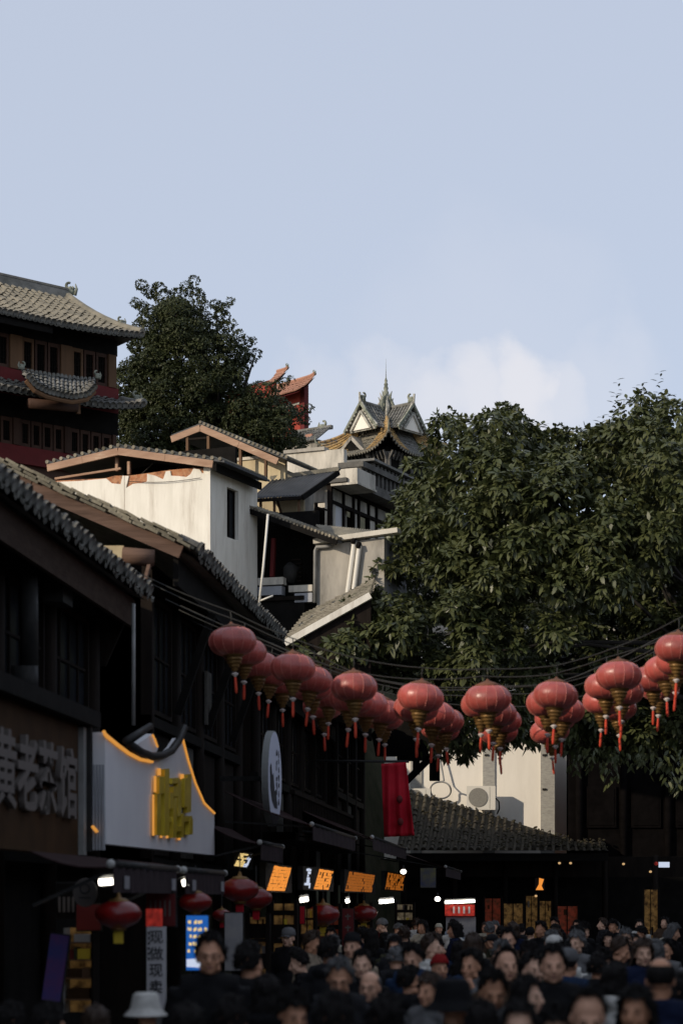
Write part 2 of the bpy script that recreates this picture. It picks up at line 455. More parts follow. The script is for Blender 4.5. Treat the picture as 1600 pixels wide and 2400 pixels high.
g = MB().quad((-1500, -300, 0), (1500, -300, 0), (1500, 3000, 0), (-1500, 3000, 0)).build('ground', M['stone'])
g['kind'] = 'structure'
h = MB().grid(lambda s, t: (-70 + 130 * s, 34 + 180 * t, hill_z(-70 + 130 * s, 34 + 180 * t) + .5 * noise.noise(Vector((s * 40, t * 60, 0))) * (t > .1)), 65, 90).build('hill', M['earth'], smooth=True)
h['kind'] = 'structure'

# ------------------------------------------------------------------ tiled street roofs
def onx(px, py, x):
    """Point seen at the pixel on the street-parallel plane X = x."""
    d = x * FPX / (px - CX)
    return Vector((x, d, EYE + (CY - py) / FPX * d))

_bt = MB()
for j in range(2):
    pass
n = 6
ring = lambda y, r: [(r * math.cos(math.pi * a / n), y, r * math.sin(math.pi * a / n) + .02) for a in range(n + 1)]
_v = ring(-.04, .085) + ring(.32, .07)
_bt._add(_v, [(a, a + 1, n + 2 + a, n + 1 + a) for a in range(n)])
_bt._add([(.098 * math.cos(2 * math.pi * a / 10), -.05, .098 * math.sin(2 * math.pi * a / 10) + .03) for a in range(10)] +
         [(.098 * math.cos(2 * math.pi * a / 10), .0, .098 * math.sin(2 * math.pi * a / 10) + .03) for a in range(10)],
         [tuple(range(10)), tuple(range(19, 9, -1))] + [(a, (a + 1) % 10, 10 + (a + 1) % 10, 10 + a) for a in range(10)])
BARREL = _bt.mesh('barrel_tile', True)
_dt = MB()
_dt._add([(-.11, -.05, .0), (-.06, -.06, -.035), (0, -.065, -.045), (.06, -.06, -.035), (.11, -.05, 0), (-.11, .3, .03), (-.06, .3, -.0), (0, .3, -.01), (.06, .3, 0), (.11, .3, .03)],
         [(i, i + 1, 6 + i, 5 + i) for i in range(4)])
_dt._add([(-.11, -.055, .0), (-.06, -.07, -.035), (0, -.075, -.045), (.06, -.07, -.035), (.11, -.055, 0), (.07, -.065, -.07), (0, -.075, -.095), (-.07, -.065, -.07)],
         [(0, 1, 7), (1, 2, 6, 7), (2, 3, 5, 6), (3, 4, 5)])
DRIP = _dt.mesh('drip_tile', True)
_vt = MB()
_vt.box(-.105, .105, -.12, .12, 0, .04)
_vt.v = [(x, y, z + .035 * math.cos(x * 11) - .03) for x, y, z in _vt.v]
VTILE = _vt.mesh('verge_tile')
for me_, m_ in ((BARREL, 'tile'), (DRIP, 'tile'), (VTILE, 'tile_brown')): me_.materials.append(M[m_])


def street_roof(root, y0, y1, xe, ze, xr, zr, pieces=True, step=.26, back=True, mat_='tile', zback=None):
    """Two-sided roof of a left-hand house: eave at (xe, ze), ridge at (xr, zr)."""
    p = math.atan2(zr - ze, xe - xr)
    o = Vector(root.location)
    rf = MB().tiles(lambda s, t: (xe + (xr - xe) * t, y0 + (y1 - y0) * s, ze + (zr - ze) * t), int((y1 - y0) / step), int((xe - xr) / .5), .07)
    rf.grid(lambda s, t: (xe + (xr - xe) * t, y0 + (y1 - y0) * s, ze + (zr - ze) * t - .09), 2, 2)
    if back: rf.grid(lambda s, t: (xr - (xe - xr) * t, y0 + (y1 - y0) * s, zr - (zr - ze) * t), 2, 2, (0, 0, -.1))
    rf = rf.build('roof', M[mat_], root, kind=None, w=True)
    MB().tube([(xr, y0, zr + .08), (xr, y1, zr + .08)], .14, 8).build('ridge_cap', M['tile'], rf, w=True)
    if pieces:
        rm = Matrix(((0, -math.cos(p), math.sin(p)), (1, 0, 0), (0, math.sin(p), math.cos(p))))
        nn = int((y1 - y0) / step)
        for i in range(nn):
            y = y0 + (y1 - y0) * (i + .5) / nn
            for me, dx, dz, dy in ((BARREL, .05, .03, 0), (DRIP, .03, .0, step / 2)):
                o2 = link(me.name, me, None, rf)
                j = Euler((random.uniform(-.08, .08), random.uniform(-.08, .08), random.uniform(-.10, .10))).to_matrix()
                o2.matrix_local = Matrix.Translation(Vector((xe + dx + random.uniform(-.02, .02), y + dy, ze + dz + random.uniform(-.012, .012))) - o) @ (rm @ j).to_4x4()
    return rf


def facade(root, y0, y1, x, z0, z1, bays, panel='panel', lattice=True):
    """Timber front: posts, beams, a panel and a glazed window in every bay."""
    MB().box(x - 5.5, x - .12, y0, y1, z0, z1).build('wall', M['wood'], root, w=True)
    MB().box(x - .35, x - .2, y0 + .05, y1 - .05, z1 + .003, z1 + .32).build('attic_boarding', M['wood'], root, w=True)
    for i in range(bays + 1):
        y = y0 + .12 + (y1 - y0 - .24) * i / bays
        MB().tube([(x - .05, y, 0), (x - .05, y, z1)], .11, 10).build('post', M['wood'], root, True, w=True)
    for z in (z0 + .1, (z0 + z1) / 2, z1 - .15):
        MB().box(x - .13, x + .03, y0, y1, z - .08, z + .08).build('beam', M['beam'], root, w=True)
    for i in range(bays):
        a = y0 + .12 + (y1 - y0 - .24) * i / bays + .2; b = y0 + .12 + (y1 - y0 - .24) * (i + 1) / bays - .2
        zz0, zz1 = (z0 + z1) / 2 + .15, z1 - .3
        w_ = MB()
        for (p, q, r, s_) in ((a, b, zz0, zz0 + .07), (a, b, zz1 - .07, zz1), (a, a + .07, zz0 + .07, zz1 - .07), (b - .07, b, zz0 + .07, zz1 - .07)):
            w_.box(x - .12, x - .04, p, q, r, s_)
        fr = w_.build('window', M['wood'], root, w=True)
        MB().box(x - .115, x - .10, a + .06, b - .06, zz0 + .06, zz1 - .06).build('pane', M['glassdk'], fr, w=True)
        if lattice:
            l_ = MB(); k = 3
            for q in range(1, k + 1):
                yy = a + (b - a) * q / (k + 1); l_.box(x - .099, x - .07, yy - .018, yy + .018, zz0 + .07, zz1 - .07)
            l_.box(x - .097, x - .072, a + .07, b - .07, (zz0 + zz1) / 2 - .018, (zz0 + zz1) / 2 + .018)
            l_.build('lattice', M['wood'], fr, w=True)
        MB().box(x - .118, x - .09, a, b, z0 + .25, (z0 + z1) / 2 - .12).build('panel', M['panel' if (i % 3 == 1 and panel) else 'wood'], root, w=True)


# nearest shophouse, its eave crossing the left edge
h1 = thing('timber_shophouse', 'nearest dark timber shophouse at the left edge, above the brown tea house sign', 'building', (-6.5, 22, 0))
facade(h1, 8, 27.4, -6.4, 2.6, 6.4, 8)
r1 = street_roof(h1, 8, 27.5, -5.73, 6.53, -9.3, 8.03)
MB().box(-5.95, -5.88, 8, 27.45, 6.04, 6.45).build('fascia_board', M['plankdk'], h1, w=True)
for i in range(20):
    y = 8.6 + i * .98
    MB().bar((-5.97, y, 6.40), (-7.0, y, 6.82), .08, .10).build('rafter', M['wood'], h1, w=True)
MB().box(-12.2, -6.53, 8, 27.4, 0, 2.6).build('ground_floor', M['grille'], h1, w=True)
MB().prism([(-5.9, 27.46, 6.4), (-9.3, 27.46, 7.95), (-12.6, 27.46, 6.5), (-12.6, 27.46, 5.5), (-6.3, 27.46, 5.5)], (0, .04, 0)).build('gable_wall', M['wood'], h1, w=True)
MB().tube([onx(68, 1350, -6.2), onx(70, 1560, -6.2)], .11, 12).build('duct_pipe', M['pipe'], h1, True, w=True).data.materials[0] = M['iron']
MB().tube([onx(58, 1560, -6.15), onx(60, 1630, -6.15)], .16, 12).build('duct_cowl', M['iron'], h1, True, w=True)
p = onx(132, 1380, -6.2)
MB().box(-6.3, -6.05, p.y - .25, p.y + .25, p.z - .2, p.z + .2).build('meter_box', M['iron'], h1, w=True)

# a shophouse of the same row nearer the camera, out of the picture, that shades the street
h0 = thing('timber_shophouse', 'timber shophouse before the left edge of the view, in the same row', 'building', (-6.5, 0, 0))
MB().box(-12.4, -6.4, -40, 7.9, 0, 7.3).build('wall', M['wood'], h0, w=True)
street_roof(h0, -40, 7.9, -5.73, 7.45, -9.3, 9.1, pieces=False, step=.5)

# second shophouse: gable with brown verge board
h2 = thing('timber_shophouse', 'dark timber shophouse with brown verge board and tiled gable, below the white house', 'building', (-6.2, 33, 0))
ZE2, XE2, Y2 = 7.29, -5.2, 28.2
SL = .432
facade(h2, 28.75, 37.4, -5.95, 2.6, 7.1, 4)
r2 = street_roof(h2, Y2, 37.6, XE2, ZE2, -12.0, ZE2 + 6.8 * SL, pieces=True, mat_='tile_brown', back=True)
MB().prism([(-5.9, 28.75, 7.1), (-12, 28.75, 9.9), (-18, 28.75, 7.1), (-18, 28.75, 0), (-5.9, 28.75, 0)], (0, .1, 0)).build('gable_wall', M['wood'], h2, w=True)
vb = MB(); A = Vector((-5.352, Y2, 7.255)); B = Vector((-12.0, Y2, 7.255 + (12 - 5.352) * SL))
up = Vector((SL, 0, 1)).normalized()
nseg = 3
for i in range(nseg):
    a, b = A.lerp(B, i / nseg), A.lerp(B, (i + 1) / nseg - .002)
    MB().bar(a + Vector((0, -.03 - .004 * i, 0)), b + Vector((0, -.03 - .004 * i, 0)), .05, .19).build('verge_board', M['plank'], h2, w=True)
o2 = Vector(h2.location)
for lay in range(3):
    for i in range(32):
        t = i * .215 + random.uniform(-.03, .03) + lay * .07
        q = Vector((XE2 - .15, Y2 + .03, ZE2 + .0)) + Vector((-math.cos(math.atan(SL)), 0, math.sin(math.atan(SL)))) * t
        q += Vector((0, -.03 + .05 * lay + random.uniform(-.02, .02), .09 + lay * .055))
        v = link('verge_tile', VTILE, None, r2)
        v.matrix_local = Matrix.Translation(q - o2) @ (Matrix.Rotation(math.atan(SL), 3, 'Y') @ Euler((random.uniform(-.10, .10), .07 + random.uniform(-.06, .06), random.uniform(-.12, .12))).to_matrix()).to_4x4()
MB().box(-5.50, -5.42, 28.3, 37.55, 6.78, 7.2).build('fascia_board', M['beam'], h2, w=True)
# purlin log and pale wall showing between the two roofs
MB().tube([at(288, 1302, 28.05), at(362, 1308, 28.1)], .125, 12).build('purlin_log', M['plank'], h2, True, w=True)
q0, q1 = at(238, 1280, 28.6), at(292, 1345, 28.6)
MB().box(q0.x, q1.x, 28.55, 28.6, q1.z, q0.z).build('whitewash_patch', M['yellow'], h2, w=True)
MB().bar(at(350, 1325, 28.0), at(338, 1372, 27.8), .05, .05).build('strut', M['plank'], h2, w=True)
MB().tube([onx(313, 1415, -5.75), onx(313, 1700, -5.75)], .028, 8).build('downpipe', M['pipe'], h2, True, w=True)
for a, b in (((488, 1575), (488, 1700)), ((610, 1610), (612, 1640))):
    p, q = onx(a[0], a[1], -5.84), onx(b[0], b[1], -5.84)
    MB().box(-5.87, -5.83, p.y - .18, p.y + .28, q.z, p.z).build('plaster_panel', M['panel'], h2, w=True)
for yy in (30.5, 33.2, 35.8):
    MB().bar((-5.85, yy, 5.1), (-5.3, yy, 6.7), .1, .12).build('eave_bracket', M['beam'], h2, w=True)

# third and fourth shophouses down the street
h3 = thing('timber_shophouse', 'dark timber shophouse with upper gallery behind the round white sign', 'building', (-6.2, 44, 0))
facade(h3, 37.8, 49.5, -5.7, 2.6, 6.6, 5)
street_roof(h3, 37.7, 49.8, -5.05, 6.75, -8.5, 8.1, pieces=False)
MB().box(-5.55, -5.45, 37.8, 49.6, 6.25, 6.6).build('fascia_board', M['beam'], h3, w=True)
MB().box(-5.6, -4.95, 37.9, 49.4, 3.35, 3.5).build('gallery_floor', M['wood'], h3, w=True)
for i in range(38):
    y = 38.0 + i * .3
    MB().box(-5.03, -4.98, y, y + .05, 3.5, 4.25).build('baluster', M['wood'], h3, w=True)
MB().box(-5.06, -4.96, 37.9, 49.4, 4.25, 4.33).build('handrail', M['wood'], h3, w=True)
h4 = thing('timber_shophouse', 'farthest dark timber shophouse on the left, beside the hanging red cloth', 'building', (-6.2, 54, 0))
facade(h4, 50.1, 57.8, -5.5, 2.6, 7.3, 3)
street_roof(h4, 50.0, 58.0, -4.9, 7.45, -7.5, 8.5, pieces=False)
MB().box(-5.35, -5.25, 50.1, 57.9, 6.95, 7.3).build('fascia_board', M['beam'], h4, w=True)
# dark bracket of the last eave, seen against the white wall
bd = 57.6
MB().bar(at(930, 1778, bd), at(1035, 1772, bd), .14, .2).build('eave_beam', M['beam'], h4, w=True)
MB().bar(at(1018, 1730, bd), at(1018, 1830, bd), .30, .30).build('hanging_post', M['beam'], h4, w=True)
MB().bar(at(948, 1835, bd), at(1006, 1778, bd), .14, .2).build('brace', M['beam'], h4, w=True)
MB().bar(at(975, 1730, bd), at(975, 1815, bd), .2, .2).build('short_post', M['beam'], h4, w=True)
MB().prism([at(870, 1720, bd), at(925, 1655, bd), at(965, 1680, bd), at(1010, 1740, bd), at(1000, 1772, bd), at(880, 1772, bd)], (0, .25, 0)).build('eave_end', M['beam'], h4, w=True)

# opposite row, just outside the right edge
h5 = thing('timber_shophouse', 'dark timber shophouse row on the right side of the street, beyond the edge', 'building', (7, 20, 0))
MB().box(6.3, 12, -30, 43, 0, 5.7).build('wall', M['wood'], h5, w=True)
MB().prism([(5.5, -30, 5.6), (12.6, -30, 7.8), (12.6, -30, 7.65), (5.5, -30, 5.45)], (0, 73, 0)).build('roof', M['tile'], h5, w=True)


# ------------------------------------------------------------------ end of the street
he = thing('tiled_shop_row', 'low dark shop row with mossy tiled roof closing the street, below the white wall', 'building', (0, 62, 0))
def roof_e(s, t):
    x = -4.75 + 6.7 * s
    zt = 5.95 - 1.62 * min(1, max(0, (x + 4.8) / 5.3)) - .02 * max(0, x)
    return (x, 60.6 + 5.2 * t, 3.72 + (zt - 3.72) * t - .12 * math.sin(math.pi * t))
re_ = MB().tiles(roof_e, 27, 13, .085, 4).build('roof', M['tile_dark'], he, kind=None, w=True)
MB().box(-4.75, 8.7, 61.9, 62.1, 2.9, 3.56).build('lintel', M['wood'], he, w=True)
MB().box(-4.75, 8.7, 63.4, 66.2, 0, 3.6).build('back_wall', M['grille'], he, w=True)
for i in range(9):
    x = -4.6 + i * 1.62
    MB().tube([(x, 61.95, 0), (x, 61.95, 3.6)], .1, 8).build('post', M['wood'], he, True, w=True)
MB().box(-4.75, 1.95, 60.72, 60.8, 3.40, 3.64).build('fascia_board', M['beam'], he, w=True)

rl_ = random.Random(4); dl = MB()
for _ in range(300):                       # fallen leaves and moss lying on the tiles
    u_, v_ = rl_.random(), rl_.random() ** .8; p = Vector(roof_e(u_, v_)) + Vector((0, 0, .11)); r_ = rl_.uniform(.02, .07)
    dl.ell(p, (r_, r_ * rl_.uniform(.6, 1.3), .03), 5, 3)
dl.build('moss_and_litter', mat('moss_litter', (.032, .028, .016), (.055, .045, .024), 3, .95), he, kind='stuff', w=True)
hw = thing('white_walled_building', 'sunlit white walled building with grey brick pilasters behind the lanterns', 'building', (-2.5, 67, 0))
D0 = 66.6
X = lambda px, d=D0: (px - CX) / FPX * d
Z = lambda py, d=D0: EYE + (CY - py) / FPX * d
wz = Z(1737)
for a, b in ((900, 962), (988, 1131), (1159, 1266)):
    MB().box(X(a), X(b), D0, D0 + .2, 3.6, wz).build('wall_panel', M['white2'], hw, w=True)
for a, b in ((962, 988), (1131, 1159), (1266, 1299)):
    MB().box(X(a), X(b), D0 - .06, D0 + .2, 3.6, wz).build('pilaster', M['graybrick'], hw, w=True)
    for zq in (1770, 1850):
        MB().box(X(a) + .06, X(a) + .2, D0 - .1, D0 - .058, Z(zq) - .03, Z(zq) + .03).build('bracket', M['iron'], hw, w=True)
MB().box(X(880), X(1299) + .02, D0 - .12, D0 + 5.5, wz + .003, wz + .34).build('parapet', M['conc'], hw, w=True)
MB().box(X(1299) - .2, X(1299), D0 + .2, D0 + 5.4, 3.6, wz).build('side_wall', M['conc'], hw, w=True)
MB().box(-5.0, 2.6, 73, 78, 3, 12.3).build('upper_storey', M['white2'], hw, w=True)
MB().box(-5.3, 2.9, 72.7, 78.3, 12.303, 12.55).build('roof_slab', M['conc'], hw, w=True)
for xw in (-3.6, -1.0, 1.2):
    f = MB().box(xw, xw + .9, 72.93, 72.998, 9.0, 10.5).build('window', M['conc'], hw, w=True)
    MB().box(xw + .08, xw + .82, 72.90, 72.929, 9.08, 10.42).build('pane', M['glassdk'], f, w=True)

def ac_unit(px0, px1, py0, py1, d, label):
    p, q = at(px0, py1, d), at(px1, py0, d)
    w, hh = q.x - p.x, q.z - p.z
    t = thing('air_conditioner', label, 'air conditioner', (p.x, d, p.z))
    MB().box(0, w, 0, .34, 0, hh).build('casing', M['acw'], t)
    MB().lathe([(hh * .36, 0), (hh * .40, .012), (hh * .40, .02)], 22).build('fan_grille', M['acg'], t)
    t.children[-1].matrix_local = Matrix.Translation((w * .40, -.001, hh * .52)) @ Matrix.Rotation(R(90), 4, 'X')
    MB().box(w * .80, w * .812, -.006, -.001, .04, hh - .04).build('panel_seam', M['acg'], t)
    for k in (.15, .8):
        MB().box(w * k, w * k + .06, .02, .9, -.06, -.003).build('bracket', M['iron'], t)
    MB().tube([(w + .01, .2, hh * .5), (w + .12, .25, hh * .35), (w + .13, .3, .05), (w + .05, .6, -.1)], .025, 6).build('hose', M['cable'], t, True)
    return t
ac_unit(1093, 1160, 1842, 1898, 65.75, 'boxy white air conditioner unit against the sunlit white wall')
ac_unit(952, 1008, 1848, 1886, 65.7, 'smaller air conditioner unit half hidden behind the red cloth')
ring = [at(1032 + 24 * math.cos(a), 1852 + 20 * math.sin(a), 65.9) + Vector((0, .1 * math.sin(3 * a), 0)) for a in np.linspace(0, 11, 50)]
tag(MB().tube(ring + [at(1040, 1830, 66.3), at(1028, 1760, 66.4)], .03, 6).build('coiled_cable', M['pipe'], None, True), 'grey cable coiled in loops beside the white wall air conditioners', 'cable')

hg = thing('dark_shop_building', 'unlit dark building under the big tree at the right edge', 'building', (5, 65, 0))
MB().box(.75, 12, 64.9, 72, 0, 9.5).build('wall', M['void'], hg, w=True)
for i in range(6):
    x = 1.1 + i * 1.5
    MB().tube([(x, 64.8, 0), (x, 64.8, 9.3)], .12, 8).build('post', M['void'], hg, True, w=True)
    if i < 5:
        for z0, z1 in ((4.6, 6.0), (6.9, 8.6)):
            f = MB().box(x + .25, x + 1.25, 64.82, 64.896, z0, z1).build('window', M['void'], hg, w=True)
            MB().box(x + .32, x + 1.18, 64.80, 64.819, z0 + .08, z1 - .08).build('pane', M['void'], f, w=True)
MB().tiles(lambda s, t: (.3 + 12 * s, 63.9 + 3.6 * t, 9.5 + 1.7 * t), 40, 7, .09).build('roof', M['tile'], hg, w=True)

# ------------------------------------------------------------------ shop signs
sg = thing('tea_house_sign', 'brown board sign with dull raised tea house lettering at the left edge', 'sign', (-5.25, 18, 2.6))
def sbox(x0, x1, y0, y1, z0, z1, nm, m, par): return MB().box(x0, x1, y0, y1, z0, z1).build(nm, M[m], par, w=True)
sbox(-5.45, -5.25, 12, 21.55, 2.65, 4.12, 'board', 'brown', sg)
sbox(-5.5, -5.1, 12, 22.0, 4.123, 4.30, 'top_ledge', 'beam', sg)
sbox(-5.32, -5.2, 21.60, 21.75, 2.66, 4.1, 'light_strip', 'pipe', sg)
for ch, y in (('黄', 18.45), ('老', 19.25), ('茶', 20.03), ('馆', 20.88)):
    text(ch, .80, M['letter'], sg, Vector((-5.215, y, 3.36)) - Vector(sg.location), FACE_STREET, .03, 1, .014, name='character')

ws = thing('mountain_shaped_sign', 'white shop sign cut like mountain peaks with gold lettering and orange neon edge', 'sign', (-5, 25, 2.7))
out = [(250, 1978), (503, 2004), (502, 1905), (478, 1882), (457, 1834), (440, 1780), (428, 1730), (414, 1752), (398, 1768), (378, 1778), (357, 1781), (330, 1776), (303, 1762), (275, 1741), (246, 1716)]
poly = [onx(a, b, -5.0) for a, b in out]
MB().prism(poly, (-.14, 0, 0)).build('face', M['signw'], ws, w=True)
y0 = poly[0].y
for i in range(4):
    MB().box(-5.14 + i * .035 - .005, -5.14 + i * .035 + .022, y0 - .06, y0 - .003, 2.72, poly[-1].z - .01).build('side_strip', M['signside'], ws, w=True)
MB().box(-5.30, -5.15, y0 - .12, y0 - .04, 2.70, poly[-1].z + .12).build('side_post', M['iron'], ws, w=True)
neo = [onx(a, b, -4.985) for a, b in ((244, 1715), (247, 1722), (275, 1745), (303, 1766), (330, 1780), (357, 1785))]
MB().tube(neo, .022, 6).build('neon_tube', M['neon'], ws, True, w=True)
MB().tube([onx(a, b, -4.985) for a, b in ((429, 1733), (441, 1780), (458, 1834), (479, 1882), (503, 1906))], .016, 6).build('neon_tube', M['neon'], ws, True, w=True)
MB().tube([onx(a, b, -4.985) for a, b in ((358, 1723), (363, 1733), (369, 1750))], .016, 6).build('neon_tube', M['neon'], ws, True, w=True)
MB().tube([onx(a, b, -5.10) for a, b in ((218, 1938), (224, 1945), (234, 1956))], .02, 6).build('neon_tube', M['neon'], ws, True, w=True)
MB().prism([onx(a, b, -5.02) for a, b in ((312, 1752), (357, 1720), (371, 1752), (366, 1766), (345, 1770))], (-.08, 0, 0)).build('middle_peak', M['signw'], ws, w=True)
arc = [onx(a, b, -4.93) for a, b in ((432, 1705), (420, 1735), (402, 1760), (380, 1771), (357, 1773), (330, 1762), (305, 1745))]
MB().tube(arc, .052, 8).build('iron_scroll', M['iron'], ws, True, w=True)
MB().tube([onx(295, 1737, -4.9), onx(352, 1702, -4.9)], .045, 8).build('iron_scroll', M['iron'], ws, True, w=True)
gl = [(200, 300, 900, 1990), (250, 420, 440, 900), (380, 500, 240, 2010), (500, 590, 860, 1300), (430, 600, 1500, 1660), (590, 770, 480, 640), (610, 740, 700, 980),
      (600, 690, 1000, 2060), (690, 850, 1240, 1360), (740, 830, 560, 1500), (830, 900, 1420, 2060), (900, 1000, 480, 1260), (1000, 1110, 380, 1400), (860, 1120, 1480, 1640), (1040, 1130, 1560, 1980), (700, 830, 1750, 1900)]
for i, (a, b, c, d) in enumerate(gl):
    qs = [onx(340 + u / 11.2, 1780 + v / 11.2, -4.985) for u, v in ((a, d), (b, d - 20), (b + 8, c), (a + 10, c + 15))]
    MB().prism(qs, (.055 + .006 * (i % 4), 0, 0)).build('gold_stroke', M['goldlet'], ws, w=True)
for a, b, c, d in ((186, 205, 920, 2000), (228, 258, 430, 860), (325, 380, 230, 420), (555, 600, 760, 1090), (925, 985, 380, 520), (395, 420, 2000, 2060), (545, 575, 1990, 2070), (860, 900, 2030, 2120)):
    qs = [onx(340 + u / 11.2, 1780 + v / 11.2, -4.975) for u, v in ((a, d), (b, d), (b, c), (a, c))]
    MB().prism(qs, (.02, 0, 0)).build('neon_stroke', M['neon'], ws, w=True)

dc = thing('round_lightbox_sign', 'round white sign with ink mountain drawing hung edge-on to the street', 'sign', (-4.72, 33.4, 0))
cz = Z(1825, 33.4); rd = .83
dm = Matrix.Translation((0, 0, cz)) @ Matrix.Rotation(R(90), 4, 'Y')
f = MB().lathe([(rd, -.11), (rd, 0)], 48).build('rim', M['discrim'], dc); f.matrix_local = dm
f = MB().lathe([(rd - .02, .001), (rd - .02, .006)], 48).build('face', M['disc'], dc); f.matrix_local = dm
ink = [(-.78, .2), (-.62, .28), (-.45, .02), (-.30, .10), (-.10, -.28), (.08, -.22), (.22, -.5), (.3, -.62), (-.1, -.62), (-.5, -.48), (-.72, -.25)]
MB().prism([(.009, a * rd, cz + b * rd) for a, b in ink], (.003, 0, 0)).build('ink_mountain', M['ink'], dc)
for k in range(2):
    for j in range(7):
        yy = .18 + k * .3; zz = .55 - j * .17
        for q in range(3):
            a = random.uniform(-.05, .05); b = random.uniform(-.04, .04)
            MB().box(.009, .013, (yy + a) * rd - .012, (yy + a) * rd + .035, cz + (zz + b) * rd - .04, cz + (zz + b) * rd + .03).build('ink_mark', M['ink'], dc)
MB().box(-.95, -.1, -.04, .04, cz - .04, cz + .04).build('bracket_arm', M['iron'], dc)

# crimson cloth on a pole
rc = thing('red_cloth_banner', 'long crimson cloth banner with dark knots hanging from a pole on the left', 'banner', (-3.6, 45, 0))
def cloth(s, t):
    p = at(893 + (58 + 14 * t) * s + 6 * t, 1790 + 172 * t - 4 * s, 45)
    fold = .05 * math.sin(s * 16 + t * 2) * (0.3 + t) + .03 * math.sin(t * 9)
    return p + Vector((0, fold, 0))
MB().grid(cloth, 26, 22, (0, .012, 0)).build('cloth', M['redcloth'], rc, True, w=True)
for a, b in ((936, 1873), (938, 1926)):
    MB().ell(at(a, b, 44.9), (.07, .05, .09)).build('knot', M['redpaint'], rc, True, w=True)
MB().tube([(-5.4, 45.05, 5.42), at(958, 1785, 45.05)], .03, 8).build('pole', M['iron'], rc, True, w=True)

# ------------------------------------------------------------------ awnings
def awning(y0, y1, xw, zw, xf, zf, label, dz=.24, tags=0):
    t = thing('awning', label, 'awning', (xw, (y0 + y1) / 2, 0), group='shop awnings along the left fronts')
    MB().grid(lambda s, k: (xw + (xf - xw) * k, y0 + (y1 - y0) * s, zw + (zf - zw) * k - .06 * math.sin(math.pi * k)), 8, 5, (0, 0, -.012)).build('fabric', M['awning'], t, w=True)
    MB().grid(lambda s, k: (xf + .015 * math.sin(s * 60) + .012, y0 + (y1 - y0) * s, zf - dz * k), 30, 2, (-.01, 0, 0)).build('valance', M['valance'], t, w=True)
    MB().tube([(xf, y0 - .05, zf + .02), (xf, y1 + .05, zf + .02)], .035, 8).build('front_bar', M['iron'], t, True, w=True)
    for y in (y0 - .08, y1 + .08): MB().ell((xf, y, zf + .02), (.042, .04, .042), 10, 7).build('end_cap', M['knob'], t, True, w=True)
    for y in (y0 + .1, y1 - .1): MB().bar((xw, y, zw - .5), (xf, y, zf - .02), .03, .03).build('arm', M['iron'], t, w=True)
    for i in range(tags):
        y = y0 + (y1 - y0) * (.15 + .75 * i / max(1, tags - 1))
        MB().box(xf + .03, xf + .036, y - .1, y + .1, zf - dz * .85, zf - dz * .35).build('price_tag', M['poster'], t, w=True)
awning(17.5, 20.5, -4.7, 2.60, -3.95, 2.46, 'maroon awning with grey price tags, nearest of the row, below the brown sign', tags=2)
awning(21.0, 23.5, -4.7, 2.60, -3.95, 2.46, 'maroon awning with two price tags under the white mountain sign', tags=2)
awning(28.9, 31.2, -5.1, 3.3, -4.3, 3.0, 'short dark awning between the mountain sign and the round white sign')
awning(31.6, 38.6, -5.3, 3.95, -3.85, 3.38, 'long maroon awning below the round white sign, white knob at its end')
awning(39.2, 48.5, -5.2, 4.1, -3.55, 3.42, 'long maroon awning below the crimson cloth')
awning(49.5, 58.0, -5.0, 3.9, -2.6, 3.0, 'farthest maroon awning on the left, ending near the closed street end')

# ------------------------------------------------------------------ small hanging lanterns, lamps and boards under the awnings
def small_lantern(px, py, x, dia, label, tagc='yellowtag', m='redglass'):
    c = onx(px, py, x); r = dia / 2
    t = thing('shop_lantern', label, 'lantern', c, group='red lanterns hung under the shop fronts')
    prof = [(r * .35, r * .62)] + [(r * math.cos(a) ** .8, r * .58 * math.sin(a)) for a in np.linspace(1.05, -1.05, 13)] + [(r * .35, -r * .62)]
    MB().lathe(prof, 20).build('body', M[m], t, True)
    MB().lathe([(r * .55, r * .50), (r * .36, r * .66), (r * .12, r * .72), (r * .05, r * .95)], 16).build('top_cap', M['gold'], t, True)
    MB().lathe([(r * .36, -r * .60), (r * .30, -r * .74)], 16).build('base_ring', M['gold'], t, True)
    MB().box(-r * .2, r * .2, -.01, .01, -r * 1.3, -r * .76).build('tag', M[tagc], t)
    MB().tube([(0, 0, r * .9), (0, 0, r * .9 + .25)], .008, 5).build('cord', M['cable'], t)
small_lantern(278, 2142, -3.95, .42, 'dark red lantern with yellow tag under the nearest awning')
small_lantern(458, 2114, -3.95, .37, 'bright red lantern with gold cap in front of the blue screen')
small_lantern(562, 2085, -4.0, .50, 'large dim red lantern behind the second awning', 'redcloth')
small_lantern(600, 2105, -4.05, .46, 'dim red lantern right beside the large one under the dark awning', 'redcloth')
small_lantern(520, 2145, -4.4, .26, 'little red lantern low between the blue screen and the pale poster', 'redcloth')
small_lantern(757, 2143, -3.9, .58, 'nearly black lantern hanging below the second orange board')
small_lantern(852, 2140, -3.9, .58, 'nearly black lantern hanging below the third orange board')

